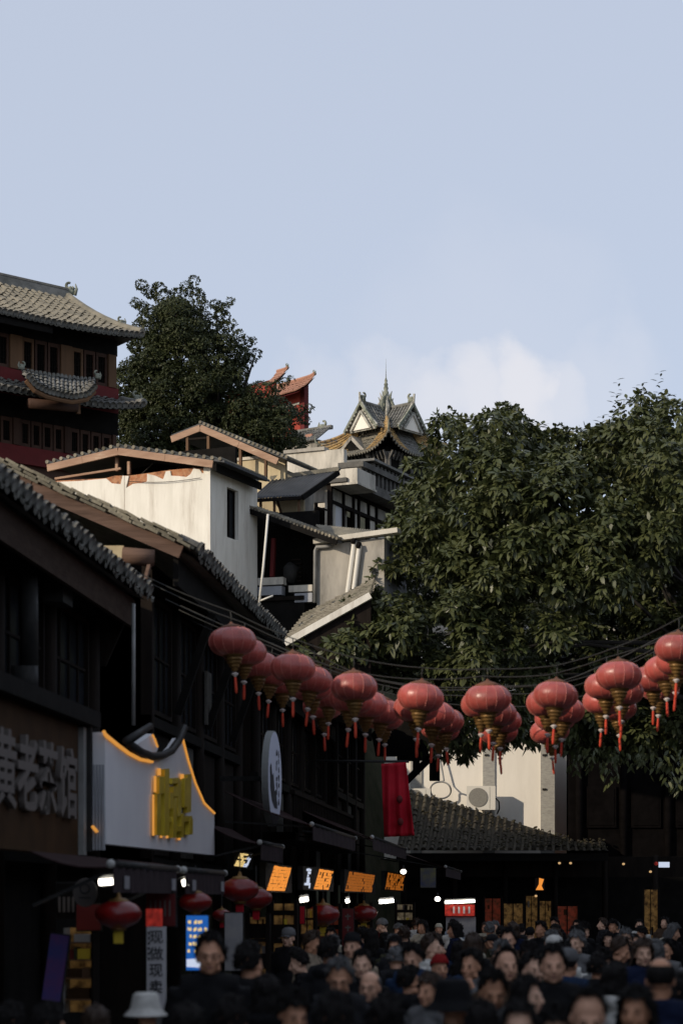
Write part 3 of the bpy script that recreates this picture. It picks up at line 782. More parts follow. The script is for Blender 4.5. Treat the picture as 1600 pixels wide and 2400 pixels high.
def led_board(px0, px1, py0, py1, x, m, label, rows=4, fill=.82, m2=None):
    a, b = onx(px0, py0, x), onx(px1, py1, x)
    y0, y1 = a.y, b.y
    ym = (y0 + y1) / 2
    z1 = EYE + (CY - py0) / FPX * ym; z0 = EYE + (CY - py1) / FPX * ym
    t = thing('led_sign', label, 'led sign', (x, ym, 0), group='lit boards over the shop fronts')
    sbox(x - .1, x, y0 - .05, y1 + .05, z0 - .03, z1 + .03, 'housing', 'iron', t)
    lean = min(.9, (y1 - y0) * .33)
    n = max(3, int((y1 - y0) / .28))
    for c in range(n):
        k = MB(); w = (y1 - y0 - lean) / n
        ya = y0 + w * c; rr = 7
        for r_ in range(rr):
            if random.random() > fill + .06: continue
            f0, f1 = r_ / rr, (r_ + random.uniform(.8, 1.02)) / rr
            a0 = ya + lean * f0 + random.uniform(0, .10) * w; a1 = ya + lean * f1 + random.uniform(0, .10) * w
            e = w * random.uniform(.72, .95)
            z_, zz_ = z0 + (z1 - z0) * f0, z0 + (z1 - z0) * min(1, f1)
            q = .0015 * (r_ % 3)
            k.hexa([(x + .002 + q, a0, z_), (x + .002 + q, a0 + e, z_), (x + .006 + q, a0 + e, z_), (x + .006 + q, a0, z_)],
                   [(x + .002 + q, a1, zz_), (x + .002 + q, a1 + e, zz_), (x + .006 + q, a1 + e, zz_), (x + .006 + q, a1, zz_)])
        if k.v: k.build('lit_column', M[m2 if (m2 and c > n * .6) else m], t, w=True, kind='stuff')
led_board(624, 683, 2030, 2088, -4.5, 'ledo', 'bright orange led board full of lettering left of the other orange boards', 4, 1.0)
led_board(735, 781, 2038, 2085, -4.4, 'ledo', 'orange led board with white and pink panel on its left', 4, .8)
led_board(711, 733, 2035, 2082, -4.38, 'ledw', 'small white and pink lit panel beside the second orange board', 3, .5)
led_board(808, 878, 2046, 2090, -4.3, 'ledo2', 'dim orange led board, third of the orange boards', 4, .9)
led_board(902, 948, 2048, 2086, -4.2, 'ledo2', 'dimmest orange led board beside a round bulb', 4, .7)
led_board(548, 592, 2000, 2032, -4.9, 'ledy', 'yellow and blue lit panel at the lower right corner of the mountain sign', 3, .8, 'ledw')
t = thing('flame_sign', 'little orange flame shaped lit sign over the far amber doorway', 'sign', at(1264, 2080, 60.5))
MB().prism([(-.13, 0, -.08), (.12, 0, -.08), (.06, 0, .05), (.13, 0, .26), (-.02, 0, .30), (-.03, 0, .1)], (0, .05, 0)).build('lit_face', M['ledo'], t)
MB().box(-.15, .15, .06, .12, -.1, .3).build('back_box', M['iron'], t)
led_board(1060, 1135, 2062, 2096, -3.2, 'ledo', 'broken orange lettering above the red and white canopy', 1, .75)

def tube_lamp(px0, px1, py, d, label, th=.05, m='tube'):
    p, q = at(px0, py, d), at(px1, py - 3, d)
    t = thing('strip_lamp', label, 'lamp', ((p.x + q.x) / 2, d, p.z), group='lit strip lamps in the shops')
    MB().tube([p, q], th / 2 * 1.4, 8).build('tube', M[m], t, True, w=True)
    MB().bar(p + Vector((0, .06, th)), q + Vector((0, .06, th)), .08, .05).build('fitting', M['pipe'], t, w=True)
tube_lamp(233, 283, 2068, 20.5, 'white strip lamp behind the nearest awning end')
tube_lamp(428, 441, 2070, 21.2, 'short white strip lamp between the two price tag awnings')
tube_lamp(703, 722, 2110, 30, 'cream strip lamp below the second orange board')
tube_lamp(810, 818, 2113, 33, 'tiny strip lamp left of the third dark lantern')
tube_lamp(888, 922, 2114, 37, 'cream strip lamp standing over a pale post')
tube_lamp(1042, 1112, 2115, 47, 'long white strip lamp on the red and white canopy')
for px, py, d, lab in ((145, 2221, 20.5, 'glaring warm bulb by the shelf at the lower left'), (945, 2043, 40, 'round white bulb beside the dimmest orange board'),
                       (1025, 2107, 44, 'warm bulb left of the red and white canopy'), (1255, 2010 + 90, 60, 'faint bulb on the far shop row'),
                       (1310, 2023, 60.4, 'left of two faint amber bulbs under the far eave'), (1336, 2023, 60.4, 'right of two faint amber bulbs under the far eave'),
                       (1460, 2025, 60.4, 'faint bulb under the far eave toward the right edge'), (1523, 2043, 60.4, 'faint white bulb above the lit doorway at the right')):
    t = thing('bulb_lamp', lab, 'lamp', at(px, py, d), group='bare bulbs in the shops')
    r = 7 / FPX * d * (.8 if d < 50 else .4)
    MB().ell((0, 0, 0), (r * 1.2, r, r), 12, 8).build('bulb', M['bulb' if px == 145 else ('tube' if d < 50 else 'amber')], t, True)
    MB().tube([(0, 0, r * .9), (0, 0, r * 2.6)], r * .4, 8).build('socket', M['iron'], t, True)

# white vertical banner with brush lettering and its red head
bn = thing('vertical_banner', 'white vertical banner with black lettering and glowing red head', 'banner', at(367, 2270, 19))
k = 19 / FPX
MB().box(-23 * k, 22 * k, 0, .02, -100 * k, 98 * k).build('cloth', M['paper'], bn)
MB().box(-24 * k, 14 * k, -.008, -.001, 99 * k, 140 * k).build('red_head', M['ledr'], bn)
for i, ch in enumerate('现做现卖'):
    text(ch, 34 * k, M['ink'], bn, (0 if i < 2 else -1 * k, -.006, (72 - 39 * i) * k), FACE_CAM, .002, 1, .001, name='character')
for i in range(6):
    MB().box(-20 * k, -15 * k, -.006, -.001, (80 - i * 12) * k, (86 - i * 12) * k).build('small_mark', M['ink'], bn)
bs = thing('blue_screen_sign', 'bright blue lit screen with yellow lettering beside the man in glasses', 'sign', at(463, 2210, 20.6))
k = 20.6 / FPX
MB().box(-28 * k, 27 * k, 0, .08, -66 * k, 66 * k).build('housing', M['iron'], bs)
MB().box(-26 * k, 25 * k, -.006, -.001, -64 * k, 64 * k).build('screen', M['ledb'], bs)
for i in range(5):
    for j in range(4):
        if random.random() < .85:
            for q in range(3):
                a, b = random.uniform(0, 7), random.uniform(0, 7)
                MB().box((-23 + j * 12 + a) * k, (-23 + j * 12 + a + 3.2) * k, -.011 - .001 * q, -.007 - .001 * q, (44 - i * 17 + b * .4) * k, (51 - i * 17 + b * .4) * k).build('lit_mark', M['ledy'], bs)
MB().prism([(-25 * k, -.012, -38 * k), (8 * k, -.012, -36 * k), (20 * k, -.012, -50 * k), (8 * k, -.012, -58 * k), (-25 * k, -.012, -56 * k)], (0, .004, 0)).build('white_arrow', M['ledw'], bs)

def flat_sign(name, label, px0, px1, py0, py1, d, m, cat='poster', th=.03):
    p, q = at(px0, py1, d), at(px1, py0, d)
    t = thing(name, label, cat, ((p.x + q.x) / 2, d, p.z))
    w, hh = (q.x - p.x) / 2, q.z - p.z
    MB().box(-w, w, 0, th, 0, hh).build('board', M[m], t)
    MB().box(-w - .015, w + .015, th + .002, th + .02, -.015, hh + .015).build('backing', M['iron'], t)
    return t, w, hh
t, w, hh = flat_sign('standing_banner', 'blue and violet printed banner leaning at the far lower left', 98, 140, 2190, 2345, 18.8, 'violet')
t.rotation_euler = (0, R(8), 0)
t, w, hh = flat_sign('wall_poster', 'pale grey poster with blue print behind the crowd on the left', 527, 568, 2140, 2275, 24.5, 'poster')
t, w, hh = flat_sign('couplet_strip', 'tall red couplet strip with faint characters beside a dark door', 802, 828, 2130, 2250, 36, 'redpaint')
for i in range(4):
    MB().box(-w * .5, w * .5, -.006, -.001, hh * (.84 - .22 * i), hh * (.87 - .22 * i)).build('faint_mark', M['letter'], t)
    MB().box(-w * .12, w * .12, -.008, -.0015, hh * (.78 - .22 * i), hh * (.90 - .22 * i)).build('faint_mark', M['letter'], t)
flat_sign('couplet_strip', 'small red strip hanging on the pale post', 886, 902, 2178, 2240, 38, 'redpaint')
flat_sign('couplet_strip', 'narrow red strip under the cream strip lamp', 703, 713, 2125, 2165, 31, 'redcloth')
t, w, hh = flat_sign('fabric_sign', 'dark red fabric sign with pale bars between the shop lanterns', 343, 410, 2095, 2170, 20.2, 'redpaint')
for i in range(5): MB().box(-w + .04 + i * .05, -w + .055 + i * .05, -.006, -.001, hh * .3, hh * .8).build('pale_bar', M['letter'], t)
t, w, hh = flat_sign('fabric_sign', 'dark red fabric sign below the small round grey sign', 180, 235, 2120, 2180, 20.8, 'redpaint')
t, w, hh = flat_sign('hanging_sign', 'black hanging sign with grey lettering left of the round grey sign', 133, 178, 2070, 2150, 20.9, 'beam', 'sign')
for i in range(4): MB().box(-w + .02 + i * .05, -w + .045 + i * .05, -.006, -.001, hh * .15, hh * .6).build('letter_bar', M['letter'], t)
t = thing('round_grey_sign', 'small round grey sign with emblem hanging in the shop at the lower left', 'sign', at(201, 2092, 20.2))
MB().lathe([(.125, 0), (.13, .01), (.125, .03)], 28).build('disc', M['letter'], t); t.children[0].matrix_local = Matrix.Rotation(R(90), 4, 'X') @ Matrix.Scale(1.18, 4, (0, 1, 0))
MB().tube([(.05 * math.cos(a), -.035, .04 + .05 * math.sin(a)) for a in np.linspace(0, 6.3, 18)], .006, 5).build('emblem', M['ink'], t)
MB().box(-.06, .06, -.036, -.031, -.06, -.05).build('emblem_bar', M['ink'], t)

# lit shelf of the lower-left shop and lit doorways
t = thing('shop_shelf', 'warmly lit shop shelf with yellow goods at the lower left', 'shelf', at(183, 2350, 21.5))
k = 21.5 / FPX
MB().box(-31 * k, 31 * k, .25, .3, -25 * k, 175 * k).build('back_panel', M['menu'], t)
for zz in (5, 55, 98, 138): MB().box(-31 * k, 31 * k, 0, .25, zz * k, (zz + 4) * k).build('shelf_board', M['tanwood'], t)
MB().box(-34 * k, -31 * k, 0, .3, -25 * k, 175 * k).build('upright', M['pipe'], t)
MB().box(31 * k, 36 * k, 0, .3, -25 * k, 175 * k).build('upright', M['wood'], t)
for i, (a, b, zz, hh, m) in enumerate(((-2, 28, 102, 24, 'yellowtag'), (-20, -12, 102, 22, 'redpaint'), (-10, -4, 102, 28, 'earth'), (-26, 6, 59, 20, 'brown'), (8, 28, 59, 22, 'tanwood'), (-24, 26, 9, 24, 'brown'), (-10, 28, 142, 18, 'poster'))):
    tag(MB().box(t.location.x + a * k, t.location.x + b * k, 21.52, 21.7, t.location.z + zz * k, t.location.z + (zz + hh) * k).build('goods_box', M[m]),
        ['yellow goods on the lit shelf', 'small red packet on the lit shelf', 'thin dark green packet on the lit shelf', 'long brown carton on the middle of the lit shelf', 'tan carton right of the brown one on the lit shelf',
         'wide brown carton on the lowest board of the lit shelf', 'pale printed box on the top board of the lit shelf'][i], 'box')
def doorway(px0, px1, py0, py1, d, label, m='menu'):
    p, q = at(px0, py1, d), at(px1, py0, d)
    t = thing('lit_doorway', label, 'doorway', ((p.x + q.x) / 2, d, p.z))
    w, hh = (q.x - p.x) / 2, q.z - p.z
    MB().box(-w, w, .1, .14, 0, hh).build('lit_panel', M[m], t)
    for s_ in (-1, 1): MB().box(s_ * (w + .03) - .03, s_ * (w + .03) + .03, 0, .15, 0, hh + .06).build('jamb', M['wood'], t)
    for i_ in range(1, 4 if d < 50 else 1): MB().box(-w, w, .05, .09, hh * .25 * i_ + random.uniform(-.1, .1), hh * .25 * i_ + .12).build('shelf', M['wood'], t)
    MB().box(-w * .1, w * .02, .04, .10, 0, hh).build('mullion', M['wood'], t)
    for i_ in range(5 if d < 50 else 2):
        u_ = random.uniform(-w, w * .7); v_ = hh * .25 * random.randrange(1, 4) + .12
        MB().box(u_, u_ + w * random.uniform(.15, .4), .055, .095, v_, v_ + hh * random.uniform(.05, .13)).build('goods', M[random.choice(('redpaint', 'brown', 'yellowtag', 'letter', 'wood'))], t)
doorway(704, 733, 2130, 2280, 33, 'dim tan doorway below the second orange board')
doorway(584, 622, 2150, 2290, 27, 'tan lit doorway right of the pale poster')
doorway(1264, 1290, 2112, 2240, 61.4, 'narrow amber lit doorway in the far shop row')
doorway(1232, 1258, 2100, 2240, 61.3, 'cream lit signboard doorway left of the narrow amber one')
doorway(1509, 1540, 2085, 2240, 61.2, 'pale yellow lit doorway near the right edge')
for a in ((640, 688, 2118, 2250, 31, 'dim amber shop bay right of the bright orange board', 'menu'), (742, 792, 2125, 2240, 36, 'dark red shop bay between the two dark lanterns', 'menu2'),
          (838, 866, 2122, 2225, 41, 'dim amber shop bay left of the pale post', 'menu'), (930, 966, 2120, 2215, 47, 'dim cream shop bay left of the warm bulb', 'menu3'),
          (1136, 1172, 2106, 2240, 58, 'dark red shop bay right of the striped canopy', 'menu2'), (1180, 1224, 2118, 2240, 60.9, 'amber shop bay at the left of the far row', 'menu'),
          (1306, 1352, 2124, 2240, 61.3, 'dim red shop bay in the middle of the far row', 'menu2')):
    doorway(*a)
t = thing('shop_canopy', 'red and white scalloped canopy glowing under a strip lamp', 'awning', at(1077, 2117, 47.2))
k = 47 / FPX
MB().box(-35 * k, 35 * k, -.02, .02, -30 * k, -3 * k).build('red_cloth', M['ledr'], t)
for i in range(4): MB().box((-16 + i * 12) * k, (-12 + i * 12) * k, -.03, -.022, -24 * k, -8 * k).build('white_stripe', M['paper'], t)
MB().box(-33 * k, 37 * k, .05, .1, -95 * k, -32 * k).build('shop_back', M['poster'], t)
t = thing('small_lit_sign', 'tiny blue white lit sign with red dot near the right edge', 'sign', at(1555, 2027, 60))
MB().box(-.17, .17, 0, .04, -.08, .09).build('panel', M['ledw'], t); MB().ell((-.25, 0, .04), (.06, .04, .06)).build('dot', M['ledr'], t, True)
t, w, hh = flat_sign('printed_sign', 'blue and yellow printed sign under the awning left of the bulb', 985, 1020, 2035, 2080, 45, 'navyp', 'sign')

# ------------------------------------------------------------------ strings of red lanterns
def lantern_meshes():
    r, hz = .305, .188
    prof = []
    for i in range(17):
        a = math.pi / 2 * (1 - i / 8) * .90
        prof.append((r * (math.cos(a) ** .72) if math.cos(a) > 0 else 0, hz * math.sin(a)))
    n = 14
    body = MB()
    for j in range(n):
        t0, t1 = 2 * math.pi * j / n, 2 * math.pi * (j + 1) / n
        vs, fs = [], []
        for (q, z) in prof:
            for k in range(3):
                t = t0 + (t1 - t0) * k / 2
                bl = 1.0 if k != 1 else .992 + .008
                rr = q * (math.cos((t1 - t0) / 2) + (.012 if k == 1 else 0)) / (math.cos((t1 - t0) / 2) if k == 1 else math.cos((t1 - t0) / 2))
                vs.append((rr * math.cos(t), rr * math.sin(t), z))
        for i in range(len(prof) - 1):
            for k in range(2): fs.append((i * 3 + k, i * 3 + k + 1, (i + 1) * 3 + k + 1, (i + 1) * 3 + k))
        body._add(vs, [tuple(reversed(f)) for f in fs])
    mb = body.mesh('body', True)
    ribs = MB()
    for j in range(n):
        t = 2 * math.pi * j / n
        ribs.tube([((q + .001) * math.cos(t), (q + .001) * math.sin(t), z) for q, z in prof[1:-1:1]], .0035, 4, False)
    m_r = ribs.mesh('seam', True)
    sk = [(.13, -.155), (.138, -.175), (.13, -.195), (.10, -.20), (.108, -.225), (.112, -.242), (.085, -.248), (.096, -.272), (.086, -.29), (.062, -.296), (.072, -.32), (.06, -.336), (.04, -.342), (.046, -.366), (.032, -.382), (.01, -.39)]
    m_s = MB().lathe(sk, 20).mesh('gold_skirt', True)
    m_c = MB().lathe([(.17, .16), (.165, .185), (.09, .215), (.03, .235), (.012, .26)], 20).mesh('top_cap', True)
    m_t = MB().lathe([(.012, -.40), (.045, -.415), (.045, -.425), (.016, -.45), (.016, -.46)], 10).mesh('tassel_cap', True)
    m_f = MB().lathe([(.012, -.46), (.017, -.48), (.020, -.60), (.017, -.66), (.006, -.675)], 10).mesh('tassel', True)
    m_h = MB().tube([(0, 0, .25), (.01, .005, .32), (0, 0, .40)], .008, 5).mesh('hook', True)
    return [(mb, 'lant'), (m_r, 'lantrib'), (m_s, 'gold'), (m_c, 'cap'), (m_t, 'tasselcap'), (m_f, 'tassel'), (m_h, 'cable')]
LM = lantern_meshes()
for me, k in LM: me.materials.append(M[k])
row = [(546, 1505), (686, 1566), (830, 1612), (986, 1636), (1143, 1638), (1301, 1631), (1449, 1585), (1587, 1520)]
D1 = 25.7
ORD = ['first', 'second', 'third', 'fourth', 'fifth', 'sixth', 'seventh', 'eighth', 'ninth', 'tenth', 'eleventh', 'twelfth', 'thirteenth', 'fourteenth', 'fifteenth', 'sixteenth', 'seventeenth', 'eighteenth', 'nineteenth', 'twentieth']
STR = ['nearest', 'second nearest', 'middle', 'second farthest', 'farthest']
base = [at(px, py, D1) for px, py in row]
for k in range(5):
    d = D1 + k * 1.02
    pts = []
    for i, b in enumerate(base):
        # each string is hung a little differently
        p = Vector((b.x + (.0 if k == 0 else random.uniform(-.16, .16)), d + random.uniform(-.06, .06), b.z + (0 if k == 0 else random.uniform(-.05, .06) - .02 * k)))
        rz = random.uniform(0, 6.28)
        t = thing('red_lantern', f'round red lantern with gold skirt, {ORD[i]} from the left in the {STR[k]} string', 'lantern', p, rz, group='red lanterns strung across the street')
        t.rotation_euler = (random.uniform(-.09, .09), random.uniform(-.09, .09), rz)
        sc_ = random.uniform(.97, 1.04); t.scale = (sc_, sc_, sc_)
        for me, _ in LM: link(me.name, me, None, t)
        pts.append(p + Vector((0, 0, .40)))
    pts = [Vector((-5.5, d, pts[0].z + .55))] + pts + [Vector((3.2, d, pts[-1].z + .75)), Vector((6.3, d, pts[-1].z + 1.9))]
    fine = []
    for a, b in zip(pts, pts[1:]):
        for s in range(6):
            t = s / 6; fine.append(a.lerp(b, t) - Vector((0, 0, .025 * math.sin(math.pi * t) * (a - b).length / 1.2)))
    fine.append(pts[-1])
    tag(MB().tube(fine, .0085, 6).build('lantern_cable', M['cable'], None, True), f'black sagging cable carrying the {STR[k]} string of red lanterns', 'cable')
    fine2 = [p + Vector((0, .12, .16 + .10 * math.sin(p.x * .35 + k * 2))) for p in fine[::3]]
    if k == 3: tag(MB().tube(fine2, .011, 5).build('power_cable', M['cable'], None, True), f'thin power cable running above the {STR[k]} string of lanterns', 'cable')

# ------------------------------------------------------------------ hillside houses
# white house with broken plaster
F1 = Frame((493 - CX) / FPX * 46, 46, -20)
wh = thing('white_house', 'whitewashed house with broken plaster and bare brick under a low gable', 'house', F1.o, F1.rz)
zo = lambda x, y: (100 + x / 2.613, 1000 + y / 2.613)         # zoomed measuring frame
f1 = lambda x, y, v=0: F1.f(*zo(x, y), v)
WB = 5.0
topb = [(-260, 350), (390, 315), (440, 300), (530, 300), (640, 285), (780, 265), (925, 252), (1024, 262)]
bt = [f1(x, y, .03) for x, y in topb]
MB().prism([Vector((bt[0].x, .03, WB))] + bt[:-1] + [Vector((-.03, .03, bt[-1].z)), Vector((-.03, .03, WB))], (0, .22, 0)).build('brick_wall', M['brick'], wh)
pl1 = [(-260, 352), (230, 332), (390, 317), (405, 330), (425, 347), (478, 352), (483, 330), (490, 300), (500, 301)]
pl2 = [(503, 302), (528, 301), (520, 340), (510, 376), (555, 350), (632, 342), (640, 330), (640, 288), (690, 300), (738, 322), (746, 300), (755, 273), (782, 270), (786, 300), (830, 302), (880, 308), (906, 290), (924, 254), (962, 262), (975, 284), (1008, 290), (1024, 268)]
a = [f1(x, y, .012) for x, y in pl1]
MB().prism([Vector((a[0].x, .012, WB))] + a + [Vector((a[-1].x, .012, WB))], (0, .016, 0)).build('plaster', M['white'], wh)
b = [f1(x, y, -.004) for x, y in pl2]
MB().prism([Vector((b[0].x, -.004, WB))] + b + [Vector((.0, -.004, b[-1].z)), Vector((.0, -.004, WB))], (0, .03, 0)).build('plaster', M['white'], wh)
# side wall with its window opening
sw = F1.g(603, 1130).y
wt = 12.75
g0, g1 = F1.g(532, 1145), F1.g(559, 1262)
wy0, wy1, wz1, wz0 = g0.y, g1.y, F1.g(545, 1146).z, F1.g(545, 1263).z
for (p, q, r, s) in ((.028, wy0, WB, wt), (wy1, sw, WB, wt), (wy0, wy1, WB, wz0), (wy0, wy1, wz1, wt)):
    MB().box(-.2, .0, p, q, r, s).build('side_wall', M['white'], wh)
fr = MB()
for (p, q, r, s) in ((wy0, wy0 + .05, wz0, wz1), (wy1 - .05, wy1, wz0, wz1), (wy0 + .05, wy1 - .05, wz1 - .05, wz1), (wy0 + .05, wy1 - .05, wz0, wz0 + .05), ((wy0 + wy1) / 2 - .02, (wy0 + wy1) / 2 + .02, wz0 + .05, wz1 - .05)):
    fr.box(-.16, -.10, p, q, r, s)
fr = fr.build('window', M['wood'], wh)
MB().box(-.145, -.135, wy0 + .05, wy1 - .05, wz0 + .05, wz1 - .05).build('pane', M['glassdk'], fr)
MB().box(-3.4, -.22, .26, sw, WB, 12.0).build('back_wall', M['conc'], wh)
MB().box(-3.4, -.22, 1.6, 1.7, 12.0, 13.4).build('attic_back', M['grille'], wh)
# roof: verge boards, sheets, posts
ap, le, ri = F1.f(278, 1058, -.15), F1.f(112, 1097, -.15), F1.f(500, 1088, -.15)
rdp = F1.g(618, 1124, .32).y
for nm, p, q in (('left', le, ap), ('right', ap, ri)):
    d = (q - p) / 2
    for i in range(2):
        MB().bar(p + d * i, p + d * (i + .995), .05, .17).build('verge_board', M['verge'], wh)
upv = Vector((0, 0, .13))
MB().grid(lambda s, t: ap.lerp(ri + Vector((.30, 0, -.06)), s) + upv + Vector((0, t * (rdp + .2), 0)), 20, 2, (0, 0, -.05)).build('roof_sheet', M['corr'], wh)
MB().grid(lambda s, t: le.lerp(ap, s) + upv + Vector((-.0, t * (rdp + .2), 0)), 10, 2, (0, 0, -.05)).build('roof_sheet', M['corr'], wh)
for i in range(24):
    p = le.lerp(ap, i / 10) if i <= 10 else ap.lerp(ri + Vector((.3, 0, -.06)), (i - 10) / 13.5)
    MB().tube([p + upv + Vector((0, -.03, .02)), p + upv + Vector((0, rdp + .2, .02))], .05, 6).build('roof_tile', M['tile_brown'], wh)
MB().box(.18, .24, -.13, rdp + .05, ri.z - .16, ri.z + .02).build('eave_board', M['beam'], wh)
for px, y0, y1 in ((275, 1072, 1104), (303, 1082, 1112)):
    p, q = F1.f(px, y0, .1), F1.f(px, y1, .1)
    MB().bar(p, q, .07, .07).build('post', M['verge'], wh)
MB().bar(F1.f(130, 1122, .08), F1.f(284, 1098, .08), .05, .05).build('rail', M['verge'], wh)
for px in (430, 360):
    MB().tube([F1.f(px - 40, 1122, .3), F1.f(px, 1085, .3)], .012, 5).build('wire', M['cable'], wh)

# house behind with the raised gable roof
F2 = Frame((470 - CX) / FPX * 51, 51, -21)
hb = thing('gabled_house', 'small house with raised open gable roof on thin posts above the white house', 'house', F2.o, F2.rz)
ap, le, ri = F2.f(470, 1003), F2.f(402, 1030), F2.f(652, 1082)
for p, q, k in ((le, ap, 1), (ap, ri, 2)):
    for i in range(k): MB().bar(p.lerp(q, i / k), p.lerp(q, (i + 1) / k - .004), .05, .17).build('verge_board', M['verge'], hb)
MB().grid(lambda s, t: le.lerp(ap, s) + upv + Vector((0, 2.2 * t, 0)), 8, 2, (0, 0, -.05)).build('roof_sheet', M['corr'], hb)
MB().grid(lambda s, t: ap.lerp(ri + Vector((.25, 0, -.05)), s) + upv + Vector((0, 2.2 * t, 0)), 8, 2, (0, 0, -.05)).build('roof_sheet', M['corr'], hb)
for i in range(22):
    p = ap.lerp(ri + Vector((.25, 0, -.05)), i / 21)
    MB().tube([p + upv + Vector((0, -.03, .02)), p + upv + Vector((0, 2.2, .02))], .045, 6).build('roof_tile', M['tile_brown'], hb)
for px, y0, y1 in ((440, 1022, 1075), (489, 1022, 1082), (564, 1052, 1105), (623, 1075, 1128)):
    MB().bar(F2.f(px, y0, .05), F2.f(px, y1, .05), .07, .07).build('post', M['tanwood'], hb)
MB().bar(F2.f(440, 1030, .05), F2.f(489, 1026, .05), .05, .05).build('rail', M['wood'], hb)
p, q = F2.f(512, 1085, .5), F2.f(668, 1145, .5)
MB().box(p.x, q.x, .5, .62, q.z - 2.5, p.z).build('half_wall', M['yellow'], hb)
MB().box(p.x, q.x - .5, .46, .66, p.z + .003, p.z + .08).build('wall_coping', M['conc2'], hb)
MB().box(le.x + .5, p.x, 1.4, 1.5, q.z - 2.5, le.z).build('dark_back', M['grille'], hb)
p = F2.f(668, 1145, .62)
MB().box(p.x - .1, p.x + .02, .63, 2.2, p.z - 2.5, p.z + .5).build('side_wall', M['conc'], hb)

# shed with dark corrugated roof
F3 = Frame((601 - CX) / FPX * 49.3, 49.3, -8)
sh = thing('corrugated_shed', 'shed with dark corrugated roof on posts right of the white house', 'shed', F3.o, F3.rz)
e0, e1 = F3.f(590, 1167), F3.f(707, 1160)
r0, r1 = F3.f(640, 1122, 1.6), F3.f(792, 1101, 1.6)
def shed(s, t):
    p = e0.lerp(e1, s).lerp(r0.lerp(r1, s), t); p.z += .018 * math.sin(s * 2 * math.pi * 16); return p
MB().grid(shed, 96, 6, (0, 0, -.03)).build('roof_sheet', M['corr'], sh)
MB().bar(e1 + Vector((.02, 0, -.07)), r1 + Vector((.02, 0, -.07)), .05, .14).build('verge_board', M['beam'], sh)
MB().bar(e0 + Vector((0, .02, -.07)), e1 + Vector((0, .02, -.07)), .05, .08).build('eave_board', M['wood'], sh)
for i in range(22):
    MB().tube([r0.lerp(r1, i / 21) + Vector((0, -.12, .0)), r0.lerp(r1, i / 21) + Vector((0, .1, .05))], .06, 6).build('ridge_tile', M['tile_pale'], sh)
p, q = F3.f(598, 1170, .9), F3.f(712, 1250, .9)
MB().box(p.x, q.x, .9, 1.0, q.z - 2, p.z).build('wall', M['yellow'], sh)
for px in (611, 643, 701):
    MB().bar(F3.f(px, 1166, .12), F3.f(px, 1222, .12), .06, .06).build('post', M['tanwood'], sh)
MB().bar(F3.f(650, 1170, .5), F3.f(662, 1215, .5), .10, .05).build('leaning_board', M['tanwood'], sh)

# grey two storey building with timber framed side
F4 = Frame((774 - CX) / FPX * 54, 54, -21)
gb = thing('grey_timber_building', 'stained grey building with timber framed side and dark window openings below the temple roof', 'building', F4.o, F4.rz)
zq = lambda x, y: (560 + x / 3.92, 1040 + y / 3.92)
p, q = F4.f(*zq(430, 95), 1.2), F4.f(*zq(962, 262), 1.2)
MB().box(p.x, q.x, 1.2, 1.4, q.z - 3, p.z).build('parapet_wall', M['conc2'], gb)
MB().box(p.x - .05, q.x - .6, 1.14, 1.46, p.z + .003, p.z + .10).build('coping', M['conc'], gb)
p, q = F4.f(*zq(880, 238), .0), F4.f(*zq(1085, 352), .0)
MB().box(p.x, q.x, .0, 1.15, q.z, p.z).build('concrete_beam', M['conc2'], gb)
MB().box(p.x - .1, q.x + .04, -.06, 1.17, q.z - .06, q.z - .003).build('beam_edge', M['conc2'], gb)
p, q = F4.f(*zq(600, 500), .2), F4.f(*zq(842, 770), .2)
zt = F4.f(*zq(842, 372), .2).z; zb = q.z - .5
# front wall pieces around a dark double opening
o0, o1 = F4.f(*zq(612, 548), .2), F4.f(*zq(788, 760), .2)
MB().box(o1.x, .0, .2, .32, zb, zt).build('front_wall', M['conc2'], gb)
MB().box(p.x - .8, o0.x, .2, .32, zb, zt).build('front_wall', M['conc'], gb)
MB().box(o0.x, o1.x, .2, .32, o0.z, zt).build('front_wall', M['conc'], gb)
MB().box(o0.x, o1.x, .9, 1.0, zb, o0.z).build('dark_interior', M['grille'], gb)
xm = (o0.x + o1.x) / 2
MB().box(xm - .04, xm + .04, .21, .29, zb, o0.z).build('mullion', M['wood'], gb)
MB().bar(F4.f(*zq(700, 580), -.15), F4.f(*zq(815, 612), -.15), .05, .05).build('open_shutter_bar', M['wood'], gb)
# side, receding: frame of posts and rails with panels, some openings
sp = [F4.g(*zq(x, 600), 0).y for x in (845, 960, 1052, 1100, 1190, 1262, 1385, 1480)]
zr = lambda x, y: F4.g(*zq(x, y), 0).z
ztop, zmid, zlow = zr(850, 372), zr(850, 530), zr(850, 780)
for i, y in enumerate(sp): MB().box(-.1, .03, y - .04, y + .04, zlow - 1.5, ztop).build('post', M['wood'], gb)
for z in (ztop - .05, zmid, zlow): MB().box(-.1, .02, sp[0], sp[-1] + 1, z - .05, z + .05).build('rail', M['wood'], gb)
op = {1, 3, 6}
for i in range(len(sp) - 1):
    a, b = sp[i] + .04, sp[i + 1] - .04
    MB().box(-.08, -.03, a, b, zmid + .05, ztop - .1).build('plaster_panel', M['conc2' if i not in (5, 6) else 'conc'], gb)
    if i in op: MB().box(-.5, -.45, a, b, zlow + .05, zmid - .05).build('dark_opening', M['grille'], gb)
    else: MB().box(-.08, -.03, a, b, zlow + .05, zmid - .05).build('plaster_panel', M['signw' if i in (0,) else 'conc2'], gb)
MB().box(-.08, -.03, sp[-1] + .04, sp[-1] + 3, zlow - 1, ztop).build('end_wall', M['conc'], gb)
MB().box(-.08, -.03, sp[0], sp[-1], zlow - 1.5, zlow - .05).build('plinth_wall', M['conc'], gb)
